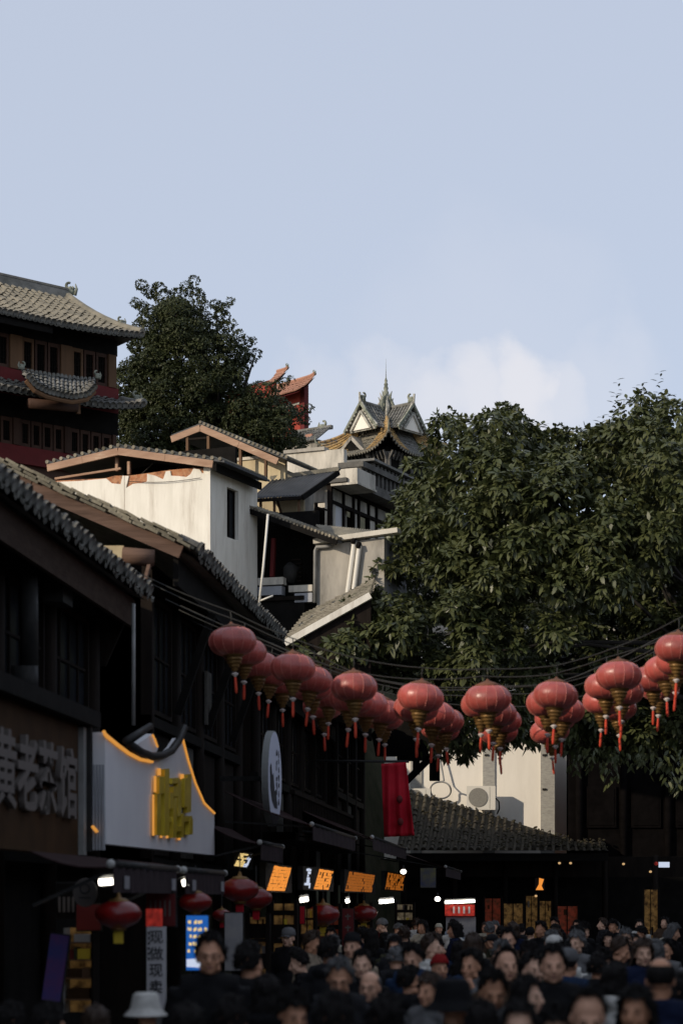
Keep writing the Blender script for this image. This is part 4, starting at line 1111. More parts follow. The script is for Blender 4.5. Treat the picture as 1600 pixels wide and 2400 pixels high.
# deep eave slab with bracket row over the side
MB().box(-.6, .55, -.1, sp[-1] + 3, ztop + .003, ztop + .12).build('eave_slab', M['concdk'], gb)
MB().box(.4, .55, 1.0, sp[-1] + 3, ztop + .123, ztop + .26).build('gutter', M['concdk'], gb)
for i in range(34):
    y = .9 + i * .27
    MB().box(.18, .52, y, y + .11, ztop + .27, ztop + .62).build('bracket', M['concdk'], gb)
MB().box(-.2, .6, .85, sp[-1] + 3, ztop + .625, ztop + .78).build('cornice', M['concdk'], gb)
MB().box(-.9, .1, 2.2, sp[-1] + 3, ztop + .783, ztop + 1.08).build('upper_frieze', M['grille'], gb)
for i in range(26): MB().box(.1, .22, 2.3 + i * .25, 2.42 + i * .25, ztop + .8, ztop + 1.05).build('frieze_post', M['concdk'], gb)
MB().box(-.9, .34, 2.1, sp[-1] + 3, ztop + 1.083, ztop + 1.15).build('frieze_cap', M['tile_far'], gb)
MB().box(-.6, .15, .85, sp[-1] + 3, ztop + .13, ztop + .62).build('frieze_back', M['grille'], gb)

# open balcony below and the plain grey block with drain pipes
F5 = Frame((742 - CX) / FPX * 47.8, 47.8, -16)
bl = thing('open_balcony_house', 'dark open balcony house with sheet roof and white railing blocks beside the white house', 'house', F5.o, F5.rz)
c0, c1, c2 = F5.f(585, 1190, -.4), F5.f(790, 1264, -.4), F5.f(705, 1196, 1.2)
MB().grid(lambda s, t: c0.lerp(c1, s) + Vector((0, 1.7 * t, .22 * t)), 30, 3, (0, 0, -.06)).build('roof_sheet', M['corr'], bl)
MB().bar(c0 + Vector((0, -.02, -.09)), c1 + Vector((0, -.02, -.09)), .04, .12).build('eave_board', M['beam'], bl)
for i in range(26):
    p = c0.lerp(c1, i / 25) + Vector((0, -.05, .02)); MB().tube([p, p + Vector((0, .5, .08))], .04, 6).build('edge_tile', M['tile_brown'], bl)
p, q = F5.f(596, 1205, 1.0), F5.f(745, 1425, 1.0)
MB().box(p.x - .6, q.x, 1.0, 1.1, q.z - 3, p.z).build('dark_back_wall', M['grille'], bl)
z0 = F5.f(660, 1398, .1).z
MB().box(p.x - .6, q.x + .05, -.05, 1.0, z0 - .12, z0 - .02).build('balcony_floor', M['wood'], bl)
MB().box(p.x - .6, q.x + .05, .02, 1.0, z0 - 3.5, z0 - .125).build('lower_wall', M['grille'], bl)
for a, b, y0, y1, m in ((604, 663, 1352, 1372, 'conc2'), (604, 660, 1373, 1396, 'signside'), (676, 731, 1370, 1388, 'conc2'), (690, 731, 1389, 1412, 'signside')):
    u, v = F5.f(a, y1, .0), F5.f(b, y0, .0)
    MB().box(u.x, v.x, .0, .22, u.z, v.z).build('railing_block', M[m], bl)
MB().bar(F5.f(642, 1262, .3), F5.f(638, 1352, .3), .1, .1).build('post', M['redpaint'], bl)
for i in range(6):
    u = F5.f(700, 1312 + i * 10, .45); MB().box(u.x - .18, u.x + .08, .4, .5, u.z - .02, u.z + .02).build('stacked_slat', M['wood'], bl)
u = F5.f(678, 1330, .35); MB().tube([u + Vector((0, 0, -.4)), u + Vector((.05, 0, 0)), u + Vector((0, 0, .12))], [.16, .2, .05], 10).build('covered_bundle', M['iron'], bl, True)

gk = thing('grey_rendered_block', 'plain grey rendered wall block with two leaning drain pipes', 'building', F5.o, F5.rz)
wq = lambda x, y, v=0: F5.f(*zq(x, y), v)
pts = [wq(715, 940), wq(1332, 862), wq(1332, 1560), wq(715, 1560)]
MB().prism(pts, (0, .2, 0)).build('front_wall', M['conc'], gk)
re = pts[1].x
zz1 = pts[1].z
MB().box(re - .2, re, .2, 1.6, pts[2].z, zz1 - .02).build('side_wall', M['signside'], gk)  # bluish grey puts this side's shade into its colour
MB().bar(wq(700, 905, -.03), wq(1470, 800, -.03), .28, .12).build('coping', M['conc2'], gk)
MB().grid(lambda s, t: wq(715, 762, .6 + .0).lerp(wq(1225, 812, .6), s).lerp(wq(880, 880, -.05).lerp(wq(1150, 858, -.05), s), t) , 20, 4, (0, 0, -.05)).build('lean_to_roof', M['tile_pale'], gk)
for i in range(24):
    p = wq(715, 762, .6).lerp(wq(1225, 812, .6), i / 23); q = wq(880, 880, -.05).lerp(wq(1150, 858, -.05), i / 23)
    MB().tube([p + Vector((0, 0, .03)), q + Vector((0, 0, .03))], .035, 6).build('roof_tile', M['tile_pale'], gk)
for (a, b), (c, d) in (((1060, 900), (980, 1500)), ((1105, 940), (1035, 1500))):
    p, q = wq(a, b, -.09), wq(c, d, -.09)
    pp = MB().tube([p, q], .062, 12, False).build('drain_pipe', M['acw'], gk, True)
    MB().tube([p + Vector((0, -.02, .06)), p + Vector((0, -.10, -.04))], .06, 12).build('pipe_mouth', M['grille'], pp, True)
MB().tube([wq(845, 935, -.08), wq(800, 945, -.08), wq(712, 950, -.08), wq(700, 985, -.08), wq(697, 1460, -.08)], .045, 10).build('downpipe', M['pipe'], gk, True)
ap_ = MB().tube([at(628, 1205, 45.2), at(617, 1330, 45.2), at(606, 1428, 45.2)], .028, 8).build('white_pole', M['acw'], None, True)
tag(ap_, 'thin white leaning pole at the right corner of the white house', 'pole')
MB().tube([at(610, 1408, 45.2), at(640, 1396, 45.2)], .022, 6).build('side_arm', M['acw'], ap_, True)

# tiled roof with white verge
rv = thing('white_verge_roof', 'tiled roof slope with a thick white rake edge under the big tree', 'roof', (-5.5, 44, 7))
A, B = at(668, 1508, 45.3), at(868, 1396, 45.3)
MB().bar(A, B, .16, .15).build('white_rake', M['white'], rv, w=True)
Cc, Dd = at(716, 1442, 47), at(880, 1360, 47)
MB().tiles(lambda s, t: (A + Vector((0, .1, .06))).lerp(Cc, s).lerp((B + Vector((0, .1, .06))).lerp(Dd, s), t), 9, 22, .07).build('roof_tiles', M['tile_brown'], rv, w=True, kind='stuff')
MB().prism([A + Vector((0, .06, -.05)), B + Vector((0, .06, -.05)), Vector((B.x, 45.36, 6.5)), Vector((A.x, 45.36, 6.5))], (0, .2, 0)).build('gable_wall', M['wood'], rv, w=True)

# odds and ends on the hillside walls
for px0, py0, px1, py1, fr_, par in ((300, 1128, 470, 1120, F1, wh), (505, 1150, 590, 1172, None, wh)):
    if fr_ is not None:
        a_, b_ = fr_.f(px0, py0, -.05), fr_.f(px1, py1, -.05)
        MB().tube([a_.lerp(b_, i / 8) - Vector((0, 0, .06 * math.sin(math.pi * i / 8))) for i in range(9)], .008, 5).build('wire', M['cable'], par)
    else:
        a_, b_ = F1.g(px0, py0, .03), F1.g(px1, py1, .03)
        MB().tube([a_.lerp(b_, i / 8) - Vector((0, 0, .05 * math.sin(math.pi * i / 8))) for i in range(9)], .008, 5).build('wire', M['cable'], par)
q_ = F1.g(524, 1120, .0); MB().lathe([(.05, 0), (.05, .1)], 10).build('vent_pipe', M['iron'], wh)
wh.children[-1].matrix_local = Matrix.Translation(q_) @ Matrix.Rotation(R(90), 4, 'Y')

# ------------------------------------------------------------------ ornaments
def curl(mb, o, ax, size):
    """A mossy ridge beast: body, curled tail and fin, facing along ax."""
    o, ax = Vector(o), Vector(ax).normalized(); up = Vector((0, 0, 1))
    mb.tube([o, o + up * size * .35, o + up * size * .5 + ax * size * .1], [size * .22, size * .18, size * .12], 8)
    sp = []
    for i in range(14):
        a = i / 13 * 4.6; r = size * (.30 - .17 * i / 13)
        sp.append(o + up * (size * .62 + r * math.sin(a + 3.6)) - ax * (size * .02 + r * math.cos(a + 3.6)))
    mb.tube(sp, [size * (.13 - .06 * i / 13) for i in range(14)], 7)
    mb.tube([o + ax * size * .3, o + ax * size * .42 + up * size * .4, o + ax * size * .34 + up * size * .72], [size * .12, size * .09, size * .03], 6)
    mb.ell(o + ax * size * .12 + up * size * .2, (size * .22, size * .16, size * .2), 9, 6)
    return mb

def lerpl(lst, s):
    k = s * (len(lst) - 1); i = min(int(k), len(lst) - 2)
    return Vector(lst[i]).lerp(Vector(lst[i + 1]), k - i)

# ------------------------------------------------------------------ wooden hall on the left
F6 = Frame((275 - CX) / FPX * 62, 62, 41)
wp = thing('wooden_hall', 'large two tiered wooden hall with grey tiled hipped roof at the upper left', 'temple hall', F6.o, F6.rz)
ze = F6.f(160, 763, -1.1).z; ue = F6.f(334, 802, -1.1).x
zr = F6.f(80, 683, 2.2).z; ur = F6.f(158, 701, 2.2).x
UL = -15.0
def hall(s, t):
    ua = UL + (ue - UL) * s; ub = UL + (ur - UL) * s
    lift = .20 * max(0, (s - .80) / .20) ** 2
    return Vector((ua + (ub - ua) * t, -1.1 + 3.3 * t, ze + (zr - ze) * (.72 * t + .28 * t * t) + lift * (1 - t) ** 2))
rf = MB().tiles(hall, 62, 14, .085).build('roof', M['tile_pale'], wp)
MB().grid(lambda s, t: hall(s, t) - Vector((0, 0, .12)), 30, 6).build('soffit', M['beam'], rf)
def hall_end(s, t):
    a = hall(1, 0); b = Vector((ue, 6.5, a.z)); top = hall(1, 1)
    return a.lerp(b, s).lerp(top.lerp(Vector((ur, 3.3, zr)), s), t)
MB().tiles(hall_end, 26, 10, .085).build('roof_end', M['tile_far'], rf)
MB().grid(lambda s, t: Vector((UL + (ur - UL) * s, 2.2 + 1.1 * t, zr)).lerp(Vector((UL + (ue - UL) * s, 6.5, ze)), t), 4, 2).build('roof_back', M['tile_far'], rf)
MB().tube([hall(1, t / 8) + Vector((0, 0, .1)) for t in range(9)], .13, 8).build('hip_ridge', M['tile_pale'], rf)
MB().box(UL, ur, 2.1, 2.3, zr - .05, zr + .24).build('ridge', M['tile_far'], rf)
MB().tube([(UL, 2.2, zr + .27), (ur, 2.2, zr + .27)], .1, 8).build('ridge_cap', M['tile'], rf)
curl(MB(), (ur + .1, 2.2, zr + .15), (.6, -.4, 0), .52).build('ridge_beast', M['mossorn'], rf, True)
q = hall(1, .28); curl(MB(), q + Vector((0, 0, .12)), (1, -.3, 0), .36).build('ridge_beast', M['mossorn'], rf, True)
# drip edge tiles of the upper eave
for i in range(120):
    s = .30 + .70 * (i + .5) / 120
    p = hall(s, 0)
    if i % 2 == 0:
        l_ = link('drip_tile', DRIP, None, rf); l_.location = p + Vector((0, .0, -.0))
        l_.rotation_euler = (R(25), 0, 0)
    else:
        l_ = link('barrel_tile', BARREL, None, rf); l_.location = p; l_.rotation_euler = (R(22), 0, 0)
MB().bar(hall(0, 0) + Vector((0, .12, -.22)), hall(.8, 0) + Vector((0, .12, -.22)), .08, .2).build('fascia_board', M['beam'], wp)
# body
hb0 = 9.0
zsill1, zsill0 = F6.f(245, 906).z, F6.f(245, 936).z
MB().box(UL, -.0, .12, 5.4, hb0, ze + .6).build('wall', M['brownwood'], wp)
MB().box(UL, .0, -.02, .115, F6.f(100, 800).z + .003, ze + .2).build('eave_beam', M['beam'], wp)  # black band paints in the shadow under the eave
def hall_bay(cols, z0, z1, name_m, sub):
    for i, (a, b) in enumerate(cols):
        u0, u1 = F6.f(a, 850).x, F6.f(b, 850).x
        MB().box(u0, u1, -.10, .11, z0, z1).build('column', M['tanwood' if sub else 'brownwood'], wp)
    for (a0, a), (b, b1) in zip(cols, cols[1:]):
        u0, u1 = F6.f(a, 850).x, F6.f(b, 850).x
        n = max(3, round((u1 - u0) / .42))
        for k in range(n):
            p, q = u0 + (u1 - u0) * k / n + .02, u0 + (u1 - u0) * (k + 1) / n - .02
            fr = MB()
            for (c, d, e, f_) in ((p, p + .07, z0, z1), (q - .07, q, z0, z1), (p + .07, q - .07, z0, z0 + .10), (p + .07, q - .07, z1 - .12, z1), ):
                fr.box(c, d, -.03, .05, e, f_)
            fr = fr.build('door_panel', M['tanwood' if (sub and k == 0) else 'brownwood'], wp)
            la = MB()
            for j in range(1, 3): la.box(p + .07 + (q - p - .14) * j / 3 - .01, p + .07 + (q - p - .14) * j / 3 + .01, .0, .03, z0 + .10, z1 - .12)
            for j in range(1, 4): la.box(p + .07, q - .07, .001, .028, z0 + .10 + (z1 - z0 - .22) * j / 4 - .01, z0 + .10 + (z1 - z0 - .22) * j / 4 + .01)
            la.build('lattice', M['wood'], fr)
            MB().box(p + .07, q - .07, .06, .08, z0 + .10, z1 - .12).build('dark_pane', M['grille'], fr)
up_cols = [(-330, -312), (-215, -195), (-100, -80), (22, 50), (141, 167), (252, 270)]
hall_bay(up_cols, zsill1, F6.f(100, 800).z, 'upper', True)
MB().box(UL, .02, -.06, .11, zsill0 - .4, zsill1 - .003).build('sill_band', M['redpaint'], wp)
# middle tiled skirt
zm_ = F6.f(265, 957, -1.5).z; um = F6.f(338, 972, -1.5).x
def skirt(s, t):
    lift = .30 * max(0, (s - .85) / .15) ** 2
    return Vector((UL + (um - UL) * s, -1.5 + 1.45 * t, zm_ + (zsill0 - zm_) * (.75 * t + .25 * t * t) + lift * (1 - t)))
mr_ = MB().tiles(skirt, 60, 6, .085).build('skirt_roof', M['tile_far'], wp)
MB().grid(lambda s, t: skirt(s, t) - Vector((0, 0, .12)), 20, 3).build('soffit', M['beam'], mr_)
MB().tube([skirt(1, t / 4) + Vector((0, 0, .08)) for t in range(5)], .12, 8).build('hip_ridge', M['tile_far'], mr_)
curl(MB(), skirt(1, .35) + Vector((0, 0, .1)), (1, -.2, 0), .42).build('ridge_beast', M['mossorn'], mr_, True)
for i in range(100):
    s = .3 + .7 * (i + .5) / 100
    l_ = link('barrel_tile' if i % 2 else 'drip_tile', BARREL if i % 2 else DRIP, None, mr_); l_.location = skirt(s, 0); l_.rotation_euler = (R(22), 0, 0)
# raised eyebrow canopy in front
tp = [F6.f(a, b, -.7) for a, b in ((50, 868), (95, 874), (140, 881), (182, 887), (224, 889))]
bt_ = [F6.f(a, b, -2.2) for a, b in ((64, 880), (84, 904), (112, 918), (140, 925), (172, 931), (205, 925), (224, 905))]
ey = lambda s, t: lerpl(bt_, s).lerp(lerpl(tp, s), t) + Vector((0, 0, -.05 * math.sin(math.pi * t)))
eb = MB().tiles(ey, 18, 6, .085).build('eyebrow_roof', M['tile_far'], wp)
MB().tube([lerpl(bt_, i / 24) + Vector((0, .06, -.14)) for i in range(25)], .075, 6).build('edge_board', M['tanwood'], eb)
MB().grid(lambda s, t: ey(s, t) - Vector((0, 0, .1)), 18, 3).build('soffit', M['beam'], eb)
for i in range(18):
    l_ = link('barrel_tile', BARREL, None, eb); l_.location = ey((i + .5) / 18, 0); l_.rotation_euler = (R(20), 0, 0)
for e_ in (tp[0], tp[-1]): curl(MB(), e_ + Vector((0, -.1, .0)), (1 if e_ is tp[-1] else -1, 0, 0), .32).build('ridge_beast', M['mossorn'], eb, True)
MB().tube([F6.f(68, 945, -1.6), F6.f(180, 955, -1.6)], .15, 10).build('cross_beam', M['brownwood'], wp, True)
MB().bar(F6.f(184, 945, -1.6), F6.f(184, 970, -1.6), .1, .1).build('hanging_post', M['tanwood'], wp)
# lower storey
zl1 = zm_ - .05
zl0 = F6.f(150, 1062).z
lo_cols = [(-330, -318), (-215, -203), (-100, -88), (30, 46), (150, 162), (262, 270)]
hall_bay(lo_cols, zl0, zl1 - .4, 'lower', False)
MB().box(UL, .0, -.06, .11, zl1 - .4, zl1 + .3).build('eave_beam', M['beam'], wp)
MB().box(UL, .02, -.05, .11, zl0 - .55, zl0 - .003).build('sill_band', M['redpaint'], wp)

# ------------------------------------------------------------------ ornate temple pavilion
SC = 100 / FPX
F7 = Frame((904 - CX) * SC, 100, -38)
tp_ = thing('temple_pavilion', 'ornate temple pavilion with crossed gables and tall spire above the grey building', 'temple pavilion', F7.o, F7.rz)
zz = lambda py: EYE + (CY - py) * SC
zb, zt, L, W = zz(1023), zz(962), 1.95, 1.12
prof = lambda k: zt - (zt - zb) * k + .10 * math.sin(math.pi * k) * -1
rot4 = [Matrix.Rotation(a * math.pi / 2, 3, 'Z') for a in range(4)]
for k, m in enumerate(rot4):
    g_ = MB()
    for sx in (-1, 1):
        g_.tiles(lambda s, t, sx=sx, m=m: m @ Vector((sx * W * (1 - t), -L + L * s, prof(1 - t))), 9, 7, .07)
    g_ = g_.build('gable_roof', M['tile_far'], tp_)
    MB().prism([m @ Vector(v) for v in ((-W * .80, -L + .18, zb - .05), (W * .80, -L + .18, zb - .05), (0, -L + .18, zt - .25))], m @ Vector((0, .08, 0))).build('gable_board', M['chalk'], g_)
    MB().prism([m @ Vector(v) for v in ((-W * .50, -L + .10, zb + .02), (W * .50, -L + .10, zb + .02), (0, -L + .10, zt - .48))], m @ Vector((0, .07, 0))).build('gable_infill', M['white2'], g_)
    for sx in (-1, 1):
        MB().bar(m @ Vector((sx * W * 1.02, -L + .03, zb - .02)), m @ Vector((0, -L + .03, zt + .02)), .10, .13).build('bargeboard', M['mossorn'], g_)
        MB().bar(m @ Vector((sx * W * .62, -L + .05, zb + .0)), m @ Vector((0, -L + .05, zt - .42)), .08, .12).build('inner_frame', M['chalk'], g_)
        for j in range(7):
            p = Vector((sx * W * (.95 - .12 * j), -L + .02, zb + (zt - zb) * (.03 + .12 * j) - .12)); MB().ell(m @ p, (.05, .05, .06), 7, 5).build('moulding', M['chalk' if j % 2 else 'mossorn'], g_)
        MB().tube([m @ Vector((sx * W * (1 - t / 6) * 1.0, -L + .06, prof(1 - t / 6) + .09)) for t in range(7)], .075, 6).build('verge_ridge', M['chalk'], g_)
    MB().tube([m @ Vector((0, -L, zt + .08)), m @ Vector((0, 0, zt + .08))], .10, 8).build('ridge', M['tile_far'], g_)
    curl(MB(), m @ Vector((0, -L + .25, zt + .1)), m @ Vector((0, -1, 0)), .62).build('ridge_beast', M['mossorn' if k else 'mossorn'], g_, True)
    MB().tube([m @ Vector((0, -L + .02, zt + .05)), m @ Vector((0, -L - .04, zt + .55))], [.07, .05], 7).build('finial', M['chalk'], g_)
sp = MB().lathe([(.22, zz(985)), (.24, zz(975)), (.20, zz(968)), (.25, zz(958)), (.17, zz(950)), (.21, zz(944)), (.13, zz(938)), (.17, zz(932)), (.13, zz(926)), (.16, zz(920)), (.10, zz(915)), (.13, zz(910)), (.085, zz(905)), (.11, zz(901)), (.06, zz(896)), (.085, zz(893)), (.03, zz(886)), (.02, zz(880)), (.012, zz(866)), (.004, zz(841))], 12).build('spire', M['mossorn'], tp_, True)
for a in range(8):
    an = a * math.pi / 4 + .2; r_ = .34 if a % 2 else .30; d_ = Vector((math.cos(an), math.sin(an), 0))
    hh = .95 if a % 2 else 1.25
    MB().tube([d_ * r_ + Vector((0, 0, zz(975))), d_ * (r_ + .14) + Vector((0, 0, zz(975) + hh * .4)), d_ * (r_ - .05) + Vector((0, 0, zz(975) + hh * .75)), d_ * (r_ + .06) + Vector((0, 0, zz(975) + hh))], [.12, .09, .07, .02], 7).build('spire_scroll', M['chalk' if a % 3 else 'mossorn'], sp, True)
# corner hips between the gables
zlo = zz(1084)
S1, S0 = 2.35, 1.0
def low(k, s, t):
    up_ = .78 * abs(2 * s - 1) ** 3.2
    hs = S1 + (S0 - S1) * t
    z = zlo + (zb + .05 - zlo) * (.55 * t + .45 * t * t) + up_ * (1 - t) ** 1.5
    ex = 1 + .06 * abs(2 * s - 1) ** 4 * (1 - t)
    return rot4[k] @ Vector(((2 * s - 1) * hs * ex, -hs * ex, z))
for k in range(4):
    lr = MB().tiles(lambda s, t: low(k, s, t), 26, 7, .06).build('skirt_roof', M['tile_far' if k else 'tile_pale'], tp_)
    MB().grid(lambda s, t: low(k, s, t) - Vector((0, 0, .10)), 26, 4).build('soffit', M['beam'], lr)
    for i in range(27):
        p = low(k, i / 26, 0); MB().ell(p + Vector((0, 0, -.02)), (.05, .05, .07), 7, 5).build('drip_end', M['tile_pale'], lr)
    MB().tube([low(k, 1, t / 6) + Vector((0, 0, .08)) for t in range(7)], [.06, .08, .09, .10, .10, .09, .08], 7).build('hip_ridge', M['chalk'], lr)
    c_ = low(k, 1, 0); d_ = Vector((c_.x, c_.y, 0)).normalized()
    MB().tube([c_ - d_ * .2, c_ + d_ * .12 + Vector((0, 0, .18)), c_ + d_ * .16 + Vector((0, 0, .55))], [.07, .05, .015], 6).build('upturned_tip', M['mossorn'], lr, True)
    # steep ochre flank rising in the re-entrant corner
    co = MB()
    for sgn in (0, 1):
        def fl(s, t, sgn=sgn):
            base = low(k, .66 + .34 * s, .04) if not sgn else low((k + 1) % 4, .34 * (1 - s), .04)
            topp = rot4[k] @ Vector((.80, -.80, zb + .62))
            p = base.lerp(topp, t); p.z += .07 - .22 * math.sin(math.pi * t); return p
        co.tiles(fl, 8, 8, .05)
    co = co.build('corner_flank', M['orange_t'], tp_)
    MB().tube([low(k, 1, .02).lerp(rot4[k] @ Vector((.80, -.80, zb + .62)), t / 8) - Vector((0, 0, .20 * math.sin(math.pi * t / 8) - .14)) for t in range(9)], [.09] * 8 + [.07], 7).build('corner_ridge', M['orange_t'], co)
    MB().tube([rot4[k] @ Vector((.80, -.80, zb + .60)), rot4[k] @ Vector((.82, -.82, zb + 1.1)), rot4[k] @ Vector((.78, -.78, zb + 1.65))], [.09, .07, .02], 7).build('corner_finial', M['chalk'], co, True)
# small dark dormer in the skirt roof
dl, dr, da = F7.f(792, 1066, -2.05), F7.f(864, 1070, -2.05), F7.f(823, 1026, -2.05)
dm_ = MB().prism([dl + Vector((.1, .03, 0)), dr + Vector((-.1, .03, 0)), da + Vector((0, .03, -.08))], (0, .5, 0)).build('dormer', M['grille'], tp_)
for p in (dl, dr): MB().bar(p, da, .07, .17).build('dormer_board', M['conc'], dm_)
for p in (dl, dr): MB().grid(lambda s, t, p=p: p.lerp(da, s) + Vector((0, 1.1 * t, .11)), 4, 2, (0, 0, -.06)).build('dormer_roof', M['tile_far'], dm_)
MB().box(-1.75, 1.75, -1.75, 1.75, zlo - 2.2, zlo + .3).build('bracket_band', M['grille'], tp_)
for k, m in enumerate(rot4):
    for i in range(15):
        p = m @ Vector((-1.75 + 3.5 * i / 14, -1.86, zlo - .35)); MB().bar(p, p + m @ Vector((0, -.22, .38)), .07, .1).build('bracket', M['concdk'], tp_)
    for i in range(5):
        p = m @ Vector((-1.7 + 3.4 * i / 4, -1.8, 0)); MB().tube([Vector((p.x, p.y, 16)), Vector((p.x, p.y, zlo))], .09, 8).build('column', M['concdk'], tp_)
MB().box(-1.6, 1.6, -1.6, 1.6, 14, zlo - 2.2).build('base', M['conc'], tp_)
# lower side roof with ridge beast at its left
F8 = Frame((745 - CX) / FPX * 104, 104, -30)
ts = thing('temple_side_roof', 'low temple roof with pink plaster end and ridge beast left of the pavilion', 'temple roof', F8.o, F8.rz)
a, b = F8.f(690, 1014), F8.f(778, 1020)
MB().tiles(lambda s, t: (a.x + (b.x - a.x) * s, -1.4 + 1.4 * t, a.z - 1.0 + 1.0 * t), 14, 6, .08).build('roof', M['tile_far'], ts)
MB().bar(a, Vector((b.x, 0, a.z)), .2, .2).build('ridge', M['tile_far'], ts)
curl(MB(), F8.f(757, 1012), (-1, 0, 0), .75).build('ridge_beast', M['mossorn'], ts, True)
q = F8.f(722, 1022, -1.0); MB().box(q.x - .2, q.x + .25, -1.0, -.8, q.z - .5, q.z + .1).build('pink_end', M['pinkt'], ts)
MB().box(a.x, b.x, -1.2, .8, 15, a.z - .92).build('wall', M['conc'], ts)

# ------------------------------------------------------------------ red temple
F9 = Frame((712 - CX) / FPX * 112, 112, -43)
rt = thing('red_temple', 'red walled temple with pink tiled stepped roofs behind the dark tree', 'temple', F9.o, F9.rz)
p0 = F9.f(703, 912)
MB().box(-7, p0.x, 0, .32, 14, F9.f(690, 905).z).build('front_wall', M['redwall'], rt)
MB().box(p0.x + .003, .02, .02, .34, 14, F9.f(690, 905).z).build('corner_pier', M['redpaint'], rt)  # darker red paints in the shade of the wall's end face
zs = F9.f(690, 946).z
MB().box(-7, p0.x - .02, -.05, -.003, zs - .12, zs).build('white_band', M['chalk'], rt)
def step_roof(uL, uR, ze, zr, v0, nm):
    fn = lambda s, t: Vector((uL + (uR - uL) * s, v0 - .8 + 1.0 * t, ze + (zr - ze) * (.6 * t + .4 * t * t) + .10 * max(0, (s - .8) / .2) ** 2))
    r_ = MB().tiles(fn, 22, 5, .07).build(nm, M['pinkt'], rt)
    MB().grid(lambda s, t: fn(s, t) - Vector((0, 0, .12)), 10, 2).build('soffit', M['redpaint'], r_)
    MB().tube([fn(s / 10, 1) + Vector((0, 0, .1)) for s in range(11)], .11, 7).build('ridge', M['pinkt'], r_)
    curl(MB(), fn(1, 1) + Vector((-.1, 0, .05)), (1, 0, 0), .34).build('ridge_beast', M['mossorn'], r_, True)
step_roof(-2.6, F9.f(707, 900, -.8).x, F9.f(700, 914, -.8).z, F9.f(704, 893, .2).z, 0, 'lower_roof')
MB().box(-9, F9.f(640, 880, 1.4).x, 1.4, 1.7, 14, F9.f(640, 888, 1.4).z).build('upper_wall', M['redwall'], rt)
step_roof(-4.4, F9.f(644, 880, .6).x, F9.f(640, 897, .6).z, F9.f(645, 876, 1.6).z, 1.4, 'upper_roof')
0 and step_roof(-8, F9.f(594, 860, 1.8).x, F9.f(592, 875, 1.8).z, F9.f(590, 858, 2.8).z, 2.6, 'top_roof')

# ------------------------------------------------------------------ trees
def in_poly(px, py, poly):
    c = False; n = len(poly)
    for i in range(n):
        (x0, y0), (x1, y1) = poly[i], poly[(i + 1) % n]
        if (y0 > py) != (y1 > py) and px < (x1 - x0) * (py - y0) / (y1 - y0) + x0: c = not c
    return c
def edge_d(px, py, poly):
    m = 1e9; n = len(poly)
    for i in range(n):
        ax, ay = poly[i]; bx, by = poly[(i + 1) % n]; dx, dy = bx - ax, by - ay
        t = max(0, min(1, ((px - ax) * dx + (py - ay) * dy) / (dx * dx + dy * dy + 1e-9)))
        m = min(m, math.hypot(px - ax - t * dx, py - ay - t * dy))
    return m

def leaf_arrays(P, D, S, Ln, Wd, droop):
    """P base, D direction, S side (unit), Ln, Wd lengths -> vertices (n,6,3)"""
    L_, W_ = Ln[:, None], Wd[:, None]
    N = np.cross(D, S)
    dn = np.zeros_like(P); dn[:, 2] = -1
    v = np.empty((len(P), 6, 3))
    v[:, 0] = P
    v[:, 1] = P + D * L_ * .34 + S * W_ * .5 + N * W_ * .12
    v[:, 2] = P + D * L_ * .34 - S * W_ * .5 + N * W_ * .12
    v[:, 3] = P + D * L_ * .70 + S * W_ * .38 + dn * L_ * droop * .4 + N * W_ * .10
    v[:, 4] = P + D * L_ * .70 - S * W_ * .38 + dn * L_ * droop * .4 + N * W_ * .10
    v[:, 5] = P + D * L_ + dn * L_ * droop
    return v
LF = np.array([(0, 2, 1), (1, 2, 4), (1, 4, 3), (3, 4, 5)])
def leaf_mesh(name, v, m):
    n = len(v); me = bpy.data.meshes.new(name)
    verts = v.reshape(-1, 3); faces = (LF[None] + (np.arange(n) * 6)[:, None, None]).reshape(-1, 3)
    me.vertices.add(len(verts)); me.vertices.foreach_set('co', verts.ravel())
    me.loops.add(faces.size); me.loops.foreach_set('vertex_index', faces.ravel().astype(np.int32))
    me.polygons.add(len(faces)); me.polygons.foreach_set('loop_start', np.arange(0, faces.size, 3, dtype=np.int32))
    me.polygons.foreach_set('loop_total', np.full(len(faces), 3, dtype=np.int32))
    me.update(); me.validate(); me.materials.append(m)
    return me

